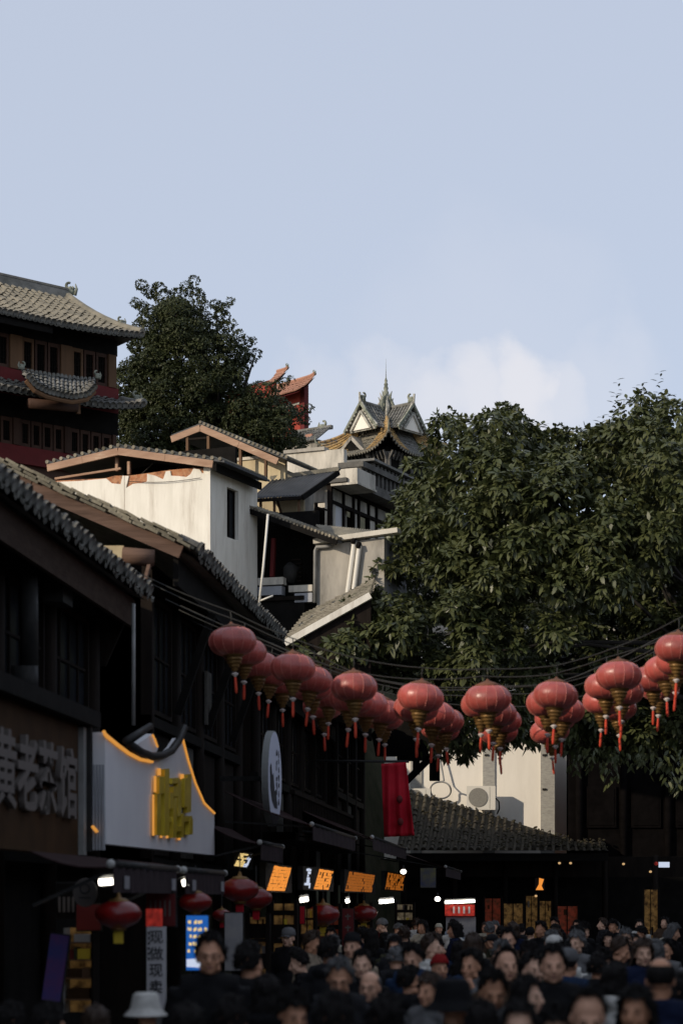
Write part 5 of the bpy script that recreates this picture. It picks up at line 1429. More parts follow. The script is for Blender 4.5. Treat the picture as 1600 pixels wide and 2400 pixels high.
HOLE = [(1330, 1430), (1480, 1330), (1700, 1250), (1840, 1300), (1840, 1660), (1600, 1810), (1260, 1740), (1240, 1610)]
def crown(poly, dmid, depth, nclump, rpx, nsprig, nleaf, llen, lwid, droop, back=.35, spread=.75, tilt=0, apart=.52, fluff=(.62, .45), seeds=(), hole=False, emin=0):
    """Leaf sprigs over clumps that fill the outline; returns base, direction, side, length, width arrays."""
    xs = [p[0] for p in poly]; ys = [p[1] for p in poly]; cl = []
    tries = 0
    for px, py, r in seeds:
        d = dmid + random.uniform(-.7, .5) - tilt * max(0, (960 - px) / 260); cl.append((at(px, py, d), r / FPX * d))
    while len(cl) < nclump and tries < 200000:
        tries += 1
        px, py = random.uniform(min(xs), max(xs)), random.uniform(min(ys), max(ys))
        if not in_poly(px, py, poly): continue
        r = random.uniform(*rpx); e = edge_d(px, py, poly)
        if e < emin: continue
        if e < r * .55: r = max(rpx[0] * .5, e * 1.15)
        f = min(1, e / 200) ** .6
        isb = random.random() < back
        d = dmid + depth * (f * (.9 if isb else -1)) + random.uniform(-.8, .8) - tilt * max(0, (960 - px) / 260)
        if hole and in_poly(px, py, HOLE): d = dmid + random.uniform(2.6, 6.0)
        c = at(px, py, d); R_ = r / FPX * d
        # keep clumps apart
        if any((c - c2).length < (R_ + r2) * apart for c2, r2 in cl): continue
        cl.append((c, R_))
    Ps, Ds, Ss, Ls, Ws = [], [], [], [], []
    area = sum(r * r for _, r in cl)
    for c, r in cl:
        k = max(6, int(nsprig * r * r / area))
        n = rng.normal(size=(k, 3)); n[:, 2] += .25; n[:, 1] -= .25
        n /= np.linalg.norm(n, axis=1)[:, None]
        rad = r * (fluff[0] + fluff[1] * rng.random(k))[:, None]
        P0 = np.array(c)[None] + n * rad * np.array([1.08, 1.0, .85])
        for j in range(nleaf):
            a = 2 * math.pi * (j + rng.random(k)) / nleaf
            t1 = np.cross(n, [0, 0, 1.0]); t1 /= np.linalg.norm(t1, axis=1)[:, None] + 1e-6
            t2 = np.cross(n, t1)
            rd = t1 * np.cos(a)[:, None] + t2 * np.sin(a)[:, None]
            D = n * .55 + rd * spread + np.array([0, 0, -.30]) + rng.normal(size=(k, 3)) * .18
            D /= np.linalg.norm(D, axis=1)[:, None]
            up = n * .7 + np.array([0, 0, .9]) + rng.normal(size=(k, 3)) * .3
            S = np.cross(D, up); S /= np.linalg.norm(S, axis=1)[:, None] + 1e-6
            sc_ = .5 + .9 * rng.random(k)
            Ps.append(P0 + D * llen * .12); Ds.append(D); Ss.append(S); Ls.append(llen * sc_); Ws.append(lwid * sc_)
    return cl, np.concatenate(Ps), np.concatenate(Ds), np.concatenate(Ss), np.concatenate(Ls), np.concatenate(Ws)

M['leaf'] = mat('broad_tree_leaf', (.046, .058, .020), (.095, .105, .040), 1.6, .42, 0, spec=.40, transl=.18, col3=(.11, .095, .030), scale3=.6, lo3=.6, hi3=.85)
M['leaf2'] = mat('banyan_leaf', (.028, .037, .014), (.062, .072, .026), .9, .55, 0, spec=.3, transl=.15)
M['bark'] = mat('dark_bark', (.014, .012, .010), (.026, .022, .018), 6, .9, .5)

big = thing('broad_leaved_tree', 'large broad leaved tree filling the right side behind the red lanterns', 'tree', (5.8, 52.5, 0))
BP = [(680, 1550), (705, 1490), (780, 1450), (850, 1375), (905, 1290), (940, 1235), (945, 1180), (985, 1120), (975, 1075), (1015, 1040), (1010, 995), (1045, 970), (1080, 980), (1105, 974), (1165, 965), (1192, 945), (1222, 968),
      (1250, 1000), (1300, 992), (1318, 1010), (1345, 1010), (1390, 1010), (1430, 1000), (1450, 940), (1500, 925), (1530, 895), (1560, 925), (1640, 900), (1760, 960), (1830, 1200), (1830, 1600), (1700, 1780), (1560, 1800),
      (1400, 1770), (1250, 1730), (1130, 1740), (1090, 1780), (1030, 1770), (1000, 1690), (930, 1620), (840, 1575), (760, 1560)]
cl, P_, D_, S_, L_, W_ = crown(BP, 49.5, 4.0, 360, (38, 72), 24000, 7, .19, .09, .16, tilt=3.9, hole=True,
    seeds=((930, 1300, 45), (900, 1362, 45), (868, 1415, 42), (945, 1235, 45), (968, 1165, 42), (820, 1450, 38), (975, 1105, 36), (740, 1520, 40), (790, 1500, 40), (840, 1480, 42), (720, 1545, 34), (770, 1555, 38), (820, 1550, 40), (870, 1560, 42), (880, 1500, 45), (1262, 1035, 42), (1300, 1040, 40), (1340, 1045, 42), (1380, 1045, 42), (1420, 1030, 40), (1310, 1100, 55), (1360, 1110, 55), (1255, 1090, 50), (1410, 1090, 50)))
# upright sprigs that stand above the outline
for px, py, hh in ((1445, 890, 105), (1462, 1000, 55), (1440, 925, 60), (1543, 872, 70), (1408, 975, 45), (1500, 900, 40)):
    for q in range(14):
        t = q / 13; c = np.array(at(px + 4 * math.sin(q), py + hh * t, 49)); a = q * 2.4
        D = np.array([math.cos(a), math.sin(a), .45]); D /= np.linalg.norm(D); S = np.cross(D, [0, 0, 1]); S /= np.linalg.norm(S)
        P_ = np.vstack([P_, c]); D_ = np.vstack([D_, D]); S_ = np.vstack([S_, S]); L_ = np.append(L_, .22); W_ = np.append(W_, .06)
# drooping sprays over the white wall
for px, py, n_ in ((1075, 1700, 26), (1040, 1715, 24), (1100, 1690, 26), (1055, 1745, 24), (1020, 1740, 20), (1085, 1760, 22), (1180, 1690, 20), (1215, 1710, 22), (1240, 1720, 16), (1550, 1790, 40), (1580, 1830, 36), (1330, 1720, 30), (1380, 1760, 34), (1440, 1770, 34), (1500, 1780, 34), (1300, 1700, 30), (1420, 1800, 26), (1350, 1790, 24), (1590, 1780, 30)):
    c = np.array(at(px, py, 48.5))
    for q in range(n_):
        p = c + rng.normal(size=3) * np.array([.18, .18, .16]); a = rng.random() * 6.28
        D = np.array([math.cos(a) * .7, math.sin(a) * .7, -.7]); D /= np.linalg.norm(D); S = np.cross(D, rng.normal(size=3)); S /= np.linalg.norm(S)
        P_ = np.vstack([P_, p]); D_ = np.vstack([D_, D]); S_ = np.vstack([S_, S]); L_ = np.append(L_, .20); W_ = np.append(W_, .085)
# the three hundred leaves nearest the street are single parts
px_ = CX + FPX * P_[:, 0] / P_[:, 1]; pz_ = CY - FPX * (P_[:, 2] - EYE) / P_[:, 1]
vis = (px_ > 0) & (px_ < 1600)
order = np.argsort(P_[:, 1] + np.where(vis, 0, 100))
near, rest = order[:300], order[300:]
o_ = np.array(big.location)
rest_me = leaf_mesh('crown', leaf_arrays(P_[rest] - o_, D_[rest], S_[rest], L_[rest], W_[rest], .25), M['leaf'])
link('crown', rest_me, None, big, 'stuff')
one = leaf_mesh('leaf', leaf_arrays(np.zeros((1, 3)), np.array([[0, 1.0, 0]]), np.array([[1.0, 0, 0]]), np.array([1.0]), np.array([.42]), .25), M['leaf'])
for i in near:
    D, S = Vector(D_[i]), Vector(S_[i]); N = S.cross(D)
    l_ = link('leaf', one, None, big)
    mm = Matrix((S, D, N)).transposed().to_4x4() @ Matrix.Scale(L_[i], 4)
    l_.matrix_local = Matrix.Translation(Vector(P_[i] - o_)) @ mm
tr = MB().tube([(0, 0, -.2), (.1, 0, 2.5), (-.2, -.2, 5), (-.8, -.5, 7.5), (-1.6, -.8, 9.5)], [.55, .42, .38, .3, .18], 14).build('trunk', M['bark'], big, True)
random.seed(11)
for c, r in random.sample(cl[20:], 16):
    s_ = Vector((-.6 - random.random() * .9, -.4, 7.0 + random.random() * 2.5)); e_ = c - Vector(big.location)
    md = s_.lerp(e_, .5) + Vector((random.uniform(-.5, .5), random.uniform(-.5, .5), .4))
    MB().tube([s_, md, e_], [.09, .04, .015], 7).build('limb', M['bark'], big, True)

ban = thing('banyan_tree', 'dark dense banyan tree with clumped crown beside the wooden hall', 'tree', (-12, 71, 14))
zt3 = lambda x, y: (280 + x / 3.267, 620 + y / 3.267)
BN = [zt3(*p) for p in ((-60, 1440), (-60, 720), (60, 650), (120, 575), (90, 470), (135, 410), (85, 285), (140, 295), (215, 340), (250, 310), (200, 250), (145, 145), (230, 165), (290, 200), (310, 165), (355, 165), (390, 215), (470, 175), (520, 120), (600, 85), (600, 160), (645, 215), (640, 320), (705, 335), (722, 272), (790, 300), (880, 268), (850, 350),
      (800, 400), (875, 445), (850, 505), (915, 510), (960, 600), (1020, 572), (1010, 650), (1065, 695), (1010, 780), (1020, 900), (1190, 890), (1310, 850), (1318, 905), (1250, 1010), (1390, 1110), (1470, 1095), (1440, 1200), (1400, 1270), (1470, 1400), (1300, 1560), (600, 1560), (200, 1560))]
cl2, P2, D2, S2, L2, W2 = crown(BN, 71.5, 2.8, 230, (17, 46), 42000, 5, .085, .05, .15, back=.22, spread=.9, apart=.58, fluff=(.84, .22), emin=27,
    seeds=((333, 668, 13), (350, 683, 16), (372, 676, 15), (388, 700, 22), (418, 690, 17), (438, 672, 14), (455, 656, 11), (462, 690, 17), (470, 712, 16), (318, 710, 12), (335, 718, 14), (352, 727, 14), (327, 762, 13), (345, 772, 18), (507, 715, 13), (522, 722, 14), (540, 706, 9), (520, 740, 17), (532, 765, 14), (546, 757, 8), (560, 785, 14), (573, 803, 17), (592, 797, 8), (600, 828, 12), (585, 842, 15), (665, 895, 10), (680, 888, 8), (700, 962, 13), (724, 957, 9), (712, 985, 13), (650, 905, 14), (322, 795, 14)))
o_ = np.array(ban.location)
link('crown', leaf_mesh('crown', leaf_arrays(P2 - o_, D2, S2, L2, W2, .15), M['leaf2']), None, ban, 'stuff')
MB().tube([(0, 0, 0), (.1, 0, 3), (-.1, .1, 6), (-.9, 0, 9)], [.6, .5, .35, .12], 12).build('trunk', M['bark'], ban, True)
for c, r in random.sample(cl2, 40):
    e_ = c - Vector(ban.location); s_ = Vector((0, 0, 2.5 + random.random() * 3)); md = s_.lerp(e_, .55) + Vector((0, 0, .3))
    MB().tube([s_, md, e_], [.16, .08, .02], 6).build('limb', M['bark'], ban, True)

# ------------------------------------------------------------------ people
def fuse(mb, voxel, name, smooth_it=2):
    me = mb.mesh(name)
    bm = bmesh.new(); bm.from_mesh(me); bmesh.ops.recalc_face_normals(bm, faces=bm.faces); bm.to_mesh(me); bm.free()
    o = bpy.data.objects.new(name, me); COL.objects.link(o)
    r = o.modifiers.new('r', 'REMESH'); r.mode = 'VOXEL'; r.voxel_size = voxel; r.use_smooth_shade = True
    if smooth_it:
        s = o.modifiers.new('s', 'SMOOTH'); s.factor = .5; s.iterations = smooth_it
    dg = bpy.context.evaluated_depsgraph_get()
    res = bpy.data.meshes.new_from_object(o.evaluated_get(dg)); res.name = name
    bpy.data.objects.remove(o); bpy.data.meshes.remove(me)
    return res

PIV = Vector((0, .01, 1.45))
ARMS = {'stand': [[(.19, 0, 1.36), (.245, .02, 1.09), (.255, -.06, .86)], [(-.19, 0, 1.36), (-.245, .02, 1.09), (-.255, -.06, .86)]],
        'phone': [[(.19, 0, 1.36), (.30, -.10, 1.13), (.14, -.30, 1.30)], [(-.19, 0, 1.36), (-.25, -.02, 1.09), (-.20, -.20, .98)]],
        'face': [[(.19, 0, 1.36), (.24, -.08, 1.12), (.09, -.15, 1.38)], [(-.19, 0, 1.36), (-.245, .02, 1.09), (-.255, -.06, .86)]]}

def head_parts(mb, pitch):
    m = Matrix.Rotation(pitch, 3, 'X'); T = lambda p: PIV + m @ (Vector(p) - PIV)
    E = lambda c, r: mb.ell(T(c), r, 18, 12, m)
    E((0, .018, 1.600), (.079, .097, .098)); E((0, -.022, 1.545), (.064, .075, .088)); E((0, -.064, 1.474), (.030, .028, .022))
    for s in (-1, 1):
        E((s * .040, -.062, 1.535), (.026, .026, .026)); E((s * .052, -.02, 1.492), (.018, .04, .026)); E((s * .081, .012, 1.557), (.011, .021, .032))
    mb.tube([T((0, -.090, 1.590)), T((0, -.108, 1.560)), T((0, -.120, 1.534)), T((0, -.098, 1.527))], [.008, .011, .0155, .012], 8)
    mb.tube([T((-.046, -.076, 1.592)), T((0, -.086, 1.590)), T((.046, -.076, 1.592))], [.009, .009, .009], 8)
    for s in (-1, 1): E((s * .033, -.070, 1.568), (.023, .0165, .017))
    E((0, -.090, 1.507), (.025, .012, .006)); E((0, -.088, 1.494), (.021, .012, .007))
    mb.tube([Vector((0, .02, 1.34)), Vector((0, .015, 1.43)), T((0, .012, 1.53))], [.066, .055, .052], 12)

def hand(mb, wrist, elbow, curl=.5):
    w, d = Vector(wrist), (Vector(wrist) - Vector(elbow)).normalized()
    side = d.cross(Vector((0, 0, 1)) if abs(d.z) < .8 else Vector((1, 0, 0))).normalized(); nrm_ = side.cross(d).normalized()
    mb.tube([w, w + d * .045, w + d * .085], [.026, .034, .030], 8)
    for i, ln in enumerate((.062, .072, .068, .052)):
        b = w + d * .08 + side * (.030 - .020 * i)
        mb.tube([b, b + d * ln * .5 + nrm_ * .004, b + d * ln * .82 + nrm_ * ln * curl * .5, b + d * ln * .9 + nrm_ * ln * curl], [.0095, .009, .0085, .007], 6)
    b = w + d * .03 + side * .03
    mb.tube([b, b + d * .03 + side * .022, b + d * .06 + side * .024 + nrm_ * .012], [.012, .0105, .008], 6)

def body_mesh(pose, pitch):
    mb = MB(); head_parts(mb, pitch)
    mb.ell((0, .0, 1.21), (.168, .105, .20)); mb.ell((0, 0, 1.02), (.14, .10, .16)); mb.ell((0, 0, .92), (.16, .115, .13))
    mb.tube([(-.17, .01, 1.36), (0, .015, 1.385), (.17, .01, 1.36)], [.06, .07, .06], 10)
    for a in ARMS[pose]:
        mb.tube(a, [.052, .041, .027], 10); mb.ell(a[1], (.042, .042, .042), 10, 7); hand(mb, a[2], a[1], .9 if pose != 'stand' else .45)
    for s in (-1, 1):
        mb.tube([(s * .088, 0, .92), (s * .10, -.012, .49), (s * .10, .012, .09)], [.085, .056, .040], 12)
        mb.ell((s * .10, -.05, .045), (.045, .12, .042), 12, 8)
    return fuse(mb, .0105, 'person')

def jacket_mesh(pose, puffy):
    mb = MB(); e = .030 if puffy else .022
    mb.ell((0, 0, 1.21), (.168 + e, .105 + e + .01, .21)); mb.ell((0, 0, 1.03), (.15 + e, .11 + e, .20)); mb.lathe([(.15 + e, .80), (.172 + e, .84), (.172 + e, .95), (.16 + e, 1.05)], 20, sy=.76)
    mb.tube([(-.185, .01, 1.355), (0, .018, 1.375), (.185, .01, 1.355)], [.06 + e, .075 + e, .06 + e], 12)
    for a in ARMS[pose]:
        pts = []; rs = []
        for (p, q, r0, r1) in ((a[0], a[1], .054, .046), (a[1], a[2], .046, .036)):
            for i in range(7):
                t = i / 7; pts.append(Vector(p).lerp(Vector(q), t)); rs.append(r0 + (r1 - r0) * t + e * (.75 + (.4 * abs(math.sin(t * 9)) if puffy else .05 * math.sin(t * 14))))
        pts.append(Vector(a[2])); rs.append(.034 + e * .6); mb.tube(pts, rs, 12)
    # collar
    mb.lathe([(.088, 1.36), (.098, 1.40), (.092, 1.445), (.080, 1.445), (.078, 1.40)], 20, (0, .012, 0))
    if puffy: mb.ell((0, .10, 1.40), (.12, .07, .075))
    return fuse(mb, .015, 'jacket', 1)

def trouser_mesh():
    mb = MB(); mb.ell((0, 0, .92), (.175, .13, .14))
    for s in (-1, 1): mb.tube([(s * .09, 0, .92), (s * .102, -.012, .49), (s * .104, .012, .07)], [.10, .072, .062], 12)
    return fuse(mb, .02, 'trousers', 1)

def shell(name, rx, ry, rz, cut, extra=None, thick=0, off=(0, .012, 1.60), n=36, k=16, rough=.016, ridge=.006):
    """Hair or hat over the head: cut(phi) gives how far it comes down (angle from the crown)."""
    mb = MB(); vs, fs = [], []
    for i in range(k + 1):
        for j in range(n):
            ph = 2 * math.pi * j / n; fr = -math.sin(ph)          # 1 at the face side (-Y)
            th = cut(ph, fr) * i / k
            r = 1.0 + rough / .1 * noise.noise(Vector((math.cos(ph) * 3, math.sin(ph) * 3, th * 3))) + ridge / .1 * math.sin(ph * 17 + 3 * th) * (th > .3)
            if th <= 1.75 or extra is None:
                p = Vector((rx * math.sin(th) * math.cos(ph), ry * math.sin(th) * math.sin(ph), rz * math.cos(th))) * r
            else:
                p = extra(ph, fr, th, r, rx, ry, rz)
            vs.append(p + Vector(off))
    for i in range(k):
        for j in range(n):
            j2 = (j + 1) % n; fs.append((i * n + j, (i + 1) * n + j, (i + 1) * n + j2, i * n + j2))
    mb._add(vs, fs)
    if name == 'hair':                      # loose locks that break the outline
        rl = random.Random(len(vs) + int(rx * 1e4))
        for _ in range(150):
            i = rl.randrange(1, k); j = rl.randrange(n)
            a, b = Vector(vs[i * n + j]), Vector(vs[(i + 1) * n + j]); ou = (a - Vector(off)).normalized()
            d = (b - a).normalized() if (b - a).length > 1e-6 else Vector((0, 0, -1))
            d = (d + Vector((rl.uniform(-.7, .7), rl.uniform(-.7, .7), rl.uniform(-.2, .5))) + ou * rl.uniform(.1, .6)).normalized(); ln = rl.uniform(.018, .042)
            mb.tube([a - ou * .006, a + d * ln * .5 + ou * .005, a + d * ln], [.007, .005, .001], 4, False)
    return mb.mesh(name, True)

def _long(ph, fr, th, r, rx, ry, rz):
    s = math.sin(1.75); dz = (th - 1.75)
    q = 1 + .18 * math.sin(min(1, dz) * 2)
    return Vector((rx * s * math.cos(ph) * r * q, ry * s * math.sin(ph) * r * q, rz * math.cos(1.75) - dz * .16))
_sm = lambda x, a, b: max(0, min(1, (x - a) / (b - a)))
HAIR = {
    'short': shell('hair', .094, .114, .122, lambda p, f: .84 + .12 * math.sin(p * 7) * (f > .2) + 1.30 * (1 - _sm(f, -.30, .82)), rough=.026, ridge=.008),
    'receding': shell('hair', .091, .112, .114, lambda p, f: .40 + 1.75 * (1 - _sm(f, -.30, .60)), rough=.018, ridge=.006),
    'fringe': shell('hair', .097, .117, .120, lambda p, f: 1.12 + .10 * math.sin(p * 9) * (f > .2) + 1.0 * (1 - _sm(f, -.3, .85)), rough=.024, ridge=.010),
    'long': shell('hair', .096, .114, .113, lambda p, f: 1.0 + 2.35 * (1 - _sm(f, .15, .72)), _long),
    'bob': shell('hair', .098, .116, .114, lambda p, f: 1.15 + 1.35 * (1 - _sm(f, .2, .75)), _long),
    'bun': shell('hair', .090, .110, .112, lambda p, f: .95 + 1.15 * (1 - _sm(f, -.2, .8))),
    'beanie': shell('hat', .098, .116, .128, lambda p, f: 1.30 + .35 * (1 - _sm(f, -.3, .6)), rough=.003, ridge=.006),
}
_b = MB()
for i in range(0, 8):
    pass
# bald crown with a ring of hair at the sides and back
_n, _k = 40, 8; _vs, _fs = [], []
for i in range(_k + 1):
    for j in range(_n):
        ph = 2 * math.pi * j / _n; fr = -math.sin(ph)
        t0 = 1.02 + .25 * _sm(fr, -.2, .6); t1 = 1.05 + 1.05 * (1 - _sm(fr, -.3, .55)); t1 = max(t1, t0)
        th = t0 + (t1 - t0) * i / _k; bul = 1.0 + .03 * math.sin(math.pi * i / _k) + .02 * math.sin(ph * 15)
        _vs.append((.085 * math.sin(th) * math.cos(ph) * bul, .104 * math.sin(th) * math.sin(ph) * bul + .013, .104 * math.cos(th) * bul + 1.60))
for i in range(_k):
    for j in range(_n): _fs.append((i * _n + j, (i + 1) * _n + j, (i + 1) * _n + (j + 1) % _n, i * _n + (j + 1) % _n))
_b._add(_vs, _fs); HAIR['bald'] = _b.mesh('hair', True)
HAIR['bucket'] = MB().lathe([(.02, 1.738), (.075, 1.735), (.098, 1.715), (.106, 1.66), (.118, 1.615), (.122, 1.605), (.165, 1.560), (.170, 1.552), (.160, 1.553), (.118, 1.592), (.10, 1.60)], 28, (0, .012, 0), 1.08).mesh('hat', True)
_c = MB().lathe([(.01, 1.722), (.05, 1.716), (.085, 1.69), (.099, 1.645), (.100, 1.612), (.094, 1.60)], 24, (0, .012, 0), 1.12)
_c.grid(lambda s, t: (math.sin((s - .5) * 2.2) * .085 * (1 - .12 * t), -.085 - t * .085 * math.cos((s - .5) * 2.0), 1.612 - .012 * t - .02 * (2 * s - 1) ** 2), 10, 4, (0, 0, -.006))
HAIR['cap'] = _c.mesh('hat', True)
_e = MB()
for s in (-1, 1): pass
EYE_ME = MB().ell((0, 0, 0), (.0135, .006, .0042), 10, 6).mesh('eye', True)
BROW_ME = MB().tube([(-.019, .004, -.002), (0, -.002, .003), (.019, .006, -.001)], [.0022, .0034, .0022], 6).mesh('eyebrow', True)
LIP_ME = MB().ell((0, 0, 0), (.023, .007, .008), 12, 6).mesh('lips', True)
_g = MB()
for s in (-1, 1):
    _g.tube([(s * .034 + .026 * math.cos(a), -.104, 1.572 + .020 * math.sin(a)) for a in np.linspace(0, 2 * math.pi, 17)], .0022, 5)
    _g.tube([(s * .060, -.100, 1.578), (s * .084, -.03, 1.578), (s * .086, .02, 1.572)], .0020, 5)
_g.tube([(-.010, -.108, 1.576), (.010, -.108, 1.576)], .002, 5)
GLASS_ME = _g.mesh('glasses', True)
PHONE_ME = MB().box(-.037, .037, -.005, .005, -.075, .075).mesh('phone')

skins = [mat('skin_%d' % i, c, tuple(x * .86 for x in c), 9, .5, .05) for i, c in enumerate(((.60, .315, .195), (.66, .375, .25), (.53, .27, .16), (.70, .43, .30)))]
hairm = {'black': mat('black_hair', (.008, .007, .007), (.014, .012, .011), 40, .6, .5, stretch=(1, 1, .1), spec=.12), 'grey': mat('grey_hair', (.07, .07, .07), (.11, .11, .11), 40, .5, .3, stretch=(1, 1, .1)), 'brown': mat('brown_hair', (.03, .018, .012), (.045, .028, .018), 40, .45, .3, stretch=(1, 1, .1))}
cloth_c = {'black': (.012, .012, .013), 'charcoal': (.022, .022, .024), 'navy': (.012, .018, .045), 'dark blue': (.018, .035, .075), 'white': (.55, .54, .50), 'cream': (.40, .37, .29), 'grey': (.13, .13, .132), 'brown': (.07, .045, .03), 'yellow': (.42, .26, .04), 'red': (.22, .015, .015), 'olive': (.05, .05, .03), 'pale blue': (.25, .29, .34), 'beige': (.27, .22, .16)}
clothm = {k: mat(k.replace(' ', '_') + '_cloth', c, tuple(x * .7 for x in c), 8, .9, .6, bscale=9, spec=.08) for k, c in cloth_c.items()}
M['eye'] = mat('eye_dark', (.05, .035, .028), None, rough=.25)
M['lip'] = mat('lip', (.26, .11, .09), None, rough=.5)
BODY = {(p, d): body_mesh(p, R(d)) for p, d in (('stand', 0), ('stand', 18), ('phone', 16), ('face', 4))}
JACK = {(p, f): jacket_mesh(p, f) for p in ('stand', 'phone', 'face') for f in (True, False)}
TROU = trouser_mesh()

def person(px, py, d, yaw, label, pose='stand', pitch=0, hair='short', hc='black', coat='black', puffy=True, skin=0, glasses=False, detail=True, extra=None, group=None):
    """px, py: the middle of the head in the photograph; d metres away; yaw 0 looks at the camera."""
    z = EYE + (CY - py) / FPX * d
    s = max(.80, min(1.13, z / 1.58))
    root = bpy.data.objects.new('person', BODY[(pose, pitch)]); COL.objects.link(root)
    X0 = (px - CX) / FPX * d
    root.location = (X0, d, 0); root.rotation_euler = (0, 0, R(yaw)); root.scale = (s, s, s)
    me = root.data
    if not len(me.materials): me.materials.append(skins[0])
    root.material_slots[0].link = 'OBJECT'; root.material_slots[0].material = skins[skin]
    tag(root, label, 'person', group)
    hm = Matrix.Translation(PIV) @ Matrix.Rotation(R(pitch), 4, 'X') @ Matrix.Translation(-PIV)
    def child(nm, mesh, m, loc=None, head=True):
        o = bpy.data.objects.new(nm, mesh); COL.objects.link(o); o.parent = root
        if not len(mesh.materials): mesh.materials.append(m)
        o.material_slots[0].link = 'OBJECT'; o.material_slots[0].material = m
        ml = Matrix.Translation(loc) if loc is not None else Matrix.Identity(4)
        o.matrix_local = hm @ ml if head else ml
        return o
    hat = hair in ('bucket', 'cap', 'beanie')
    if hair:
        if hat:
            child('hat', HAIR[hair], clothm[hc])
            child('hair', HAIR['bald'], hairm['black'])
        else: child('hair', HAIR[hair], hairm[hc])
    child('jacket', JACK[(pose, puffy)], clothm[coat], head=False)
    child('trousers', TROU, clothm['charcoal' if coat == 'black' else 'black'], head=False)
    if detail:
        for sx in (-1, 1):
            child('eye', EYE_ME, M['eye'], (sx * .034, -.0895, 1.570)); child('eyebrow', BROW_ME, hairm['black'], (sx * .034, -.0955, 1.590))
        child('lips', LIP_ME, M['lip'], (0, -.0965, 1.500))
    if glasses: child('glasses', GLASS_ME, M['iron'])
    return root

N_ = person
N_(343, 2372, 13.2, 170, 'person seen from behind in a white bucket hat at the lower left', hair='bucket', hc='white', coat='charcoal')
N_(492, 2238, 14.0, 8, 'tall person with glasses and black coat in front of the blue screen', glasses=True, coat='black', hair='short')
N_(585, 2255, 14.8, 150, 'person in black coat seen from behind, right of the tall one with glasses', coat='black', hair='short')
N_(682, 2368, 11.2, 30, 'young person with black fringe looking down at the bottom, pale collar', 'stand', 18, 'fringe', coat='grey')
N_(795, 2288, 14.0, 5, 'older person with combed grey hair and glasses looking down', 'stand', 18, 'short', 'grey', 'charcoal', glasses=True)
N_(866, 2312, 14.6, -12, 'bald person with glasses beside the grey haired one', 'stand', 0, 'bald', 'grey', 'navy', glasses=True, skin=1)
N_(785, 2392, 9.6, 180, 'black haired head seen from behind at the bottom, before the grey haired person', hair='short', coat='black')
N_(905, 2392, 10.2, 175, 'dark head and navy hood from behind at the bottom centre', hair='fringe', coat='navy')
N_(960, 2300, 16.5, 120, 'person in black with short hair in profile, left of a dark bucket hat', hair='short', coat='black')
N_(1062, 2356, 11.0, 165, 'person in a black bucket hat seen from behind at the bottom', hair='bucket', hc='black', coat='charcoal')
N_(1151, 2318, 12.6, 12, 'person with cropped hair looking down, grey jacket', 'stand', 18, 'short', 'black', 'grey', skin=2)
N_(1186, 2262, 15.5, 20, 'older person with receding hair and brown jacket', hair='receding', hc='black', coat='brown', skin=1)
N_(1104, 2262, 17.0, -25, 'person touching their face, grey coat, short black hair', 'face', 4, 'short', 'black', 'grey')
N_(1246, 2272, 16.0, 35, 'young person in pale jacket with yellow trim, looking right', hair='short', coat='cream', skin=3)
N_(1236, 2334, 12.4, 60, 'long haired person in profile, black coat, lower right', hair='long', coat='black', skin=3)
N_(1294, 2262, 14.2, 6, 'tall smiling person with swept black hair and dark jacket', hair='short', coat='black', skin=1)
N_(1298, 2220, 22.0, 175, 'person in a white cap behind the tall smiling one', hair='cap', hc='white', coat='charcoal')
N_(1330, 2258, 17.0, 160, 'person in a grey cap and dark blue jacket, right of the tall smiling one', hair='cap', hc='grey', coat='dark blue')
N_(1216, 2408, 9.4, -4, 'long haired person at the bottom edge, only brow and eyes in view', hair='long', coat='black', skin=3)
N_(1374, 2376, 9.5, 6, 'person with high forehead and receding hair at the bottom edge', hair='receding', hc='black', coat='charcoal', skin=1, pitch=18)
ph = N_(1296, 2404, 10.6, 10, 'person at the bottom edge raising a phone in one hand', 'phone', 16, 'fringe', coat='beige', skin=3)
N_(1490, 2368, 10.2, -20, 'person with thick black hair at the lower right, face turned away', hair='bob', coat='black', skin=2)
N_(1546, 2292, 12.0, 178, 'person in navy jacket seen from behind, bald patch on the crown', hair='bald', hc='black', coat='navy', skin=2, puffy=False)
N_(1440, 2296, 15.0, 140, 'black haired person with white shoulder cloth seen from behind', hair='bob', coat='white')
N_(1590, 2330, 13.0, 200, 'person in olive coat cut by the right edge', hair='short', coat='olive')
N_(1400, 2268, 18.5, 170, 'person in black puffer coat from behind, near the lower right', hair='short', coat='black')
N_(1030, 2268, 19.0, 20, 'person in a red beanie and grey coat', hair='beanie', hc='red', coat='grey')
N_(1006, 2322, 14.4, -35, 'person with brown hair and grey coat with yellow bag strap', hair='fringe', hc='brown', coat='grey')
N_(118, 2405, 11.0, 150, 'dark haired person from behind at the lower left corner', hair='short', coat='navy')
N_(225, 2398, 12.5, 190, 'person with brown hair beside the white bucket hat', hair='bob', hc='brown', coat='brown', skin=3)
N_(28, 2398, 12.0, 170, 'dark silhouette of a person cut by the left edge', hair='short', coat='black')
N_(625, 2330, 13.0, 190, 'person in black hood between the glasses wearer and the fringe wearer', hair='bob', coat='black')
N_(1130, 2398, 10.8, 170, 'person in white jacket from behind at the bottom, centre right', hair='long', coat='white')
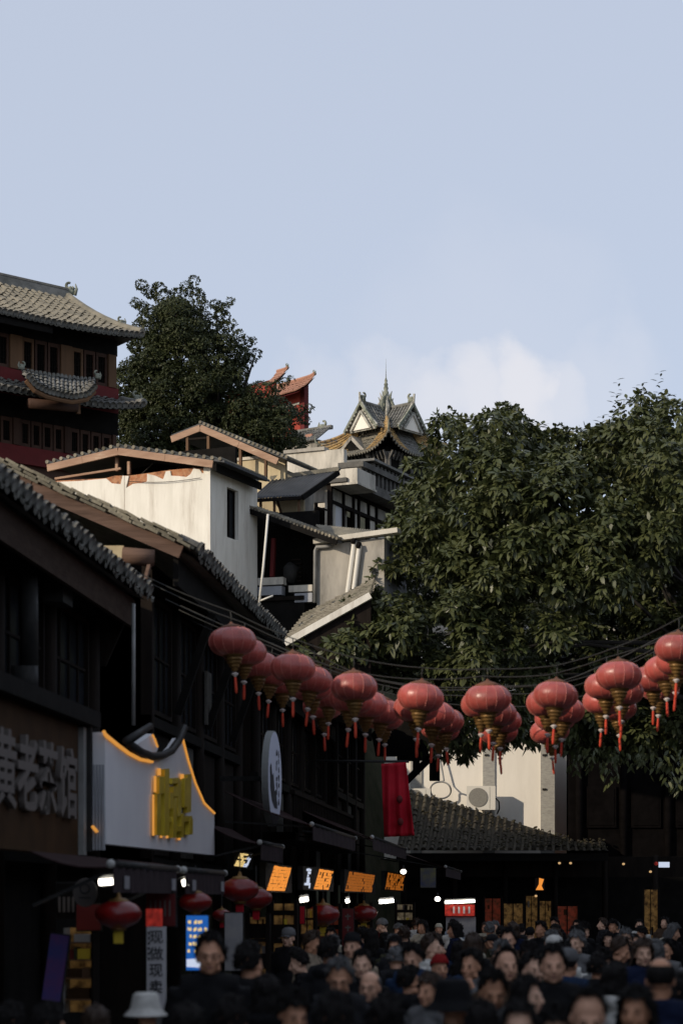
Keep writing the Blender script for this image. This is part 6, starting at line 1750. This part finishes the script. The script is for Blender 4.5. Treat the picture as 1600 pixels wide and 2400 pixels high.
N_(545, 2390, 11.0, 175, 'black coated person from behind at the bottom left of centre', hair='short', coat='black')
N_(440, 2405, 10.5, 185, 'person in black seen from behind under the blue screen', hair='bob', coat='black')
pm = link('phone', PHONE_ME, M['iron'])
hx = Matrix.Rotation(R(10), 3, 'Z') @ (Vector((.10, -.40, 1.36)) * ph.scale.x)
pm.location = Vector(ph.location) + hx; pm.rotation_euler = (R(-15), R(20), R(10))
tag(pm, 'dark phone held up by the person at the bottom edge', 'phone')

# the rest of the crowd, row behind row
random.seed(23)
ROWS = ['nearest', 'second', 'third', 'fourth', 'fifth', 'sixth', 'farthest']
coats = ['black', 'black', 'charcoal', 'navy', 'black', 'brown', 'grey', 'black', 'olive', 'cream', 'black', 'dark blue', 'beige', 'black', 'white', 'charcoal', 'pale blue', 'black']
hairs = ['short', 'short', 'long', 'fringe', 'bob', 'short', 'bun', 'short', 'fringe', 'long', 'short', 'cap', 'bob', 'fringe', 'short', 'beanie']
for r_, (d0, n_, pa, pb) in enumerate(((18.5, 8, 700, 1570), (21, 9, 660, 1590), (24, 10, 690, 1590), (27.5, 11, 640, 1580), (32, 12, 760, 1590), (37.5, 12, 850, 1590), (44, 12, 930, 1590))):
    for i in range(n_):
        px = pa + (pb - pa) * (i + .5) / n_ + random.uniform(-20, 20); d = d0 + random.uniform(-.7, .7)
        hz_ = random.uniform(1.45, 1.66); py = CY + (EYE - hz_) * FPX / d
        co = random.choice(coats); ha = random.choice(hairs)
        yaw = random.choice((0, 0, 12, -15, 25, -30, 170, 180, 190, 160, 70, -80))
        back = abs(yaw) > 100
        hcol = random.choice(('black', 'charcoal', 'grey', 'red', 'cream')) if ha in ('cap', 'beanie') else random.choice(('black', 'black', 'black', 'brown', 'grey'))
        lab = f'{"person from behind" if back else "person"} in {co} coat, {ORD[i]} from the left, {ROWS[r_]} far crowd row'
        N_(px, py, d, yaw, lab, 'stand', random.choice((0, 0, 18)), ha, hcol, co, random.random() < .5, random.randrange(4), detail=(d < 28 and not back), group='crowd walking in the street')
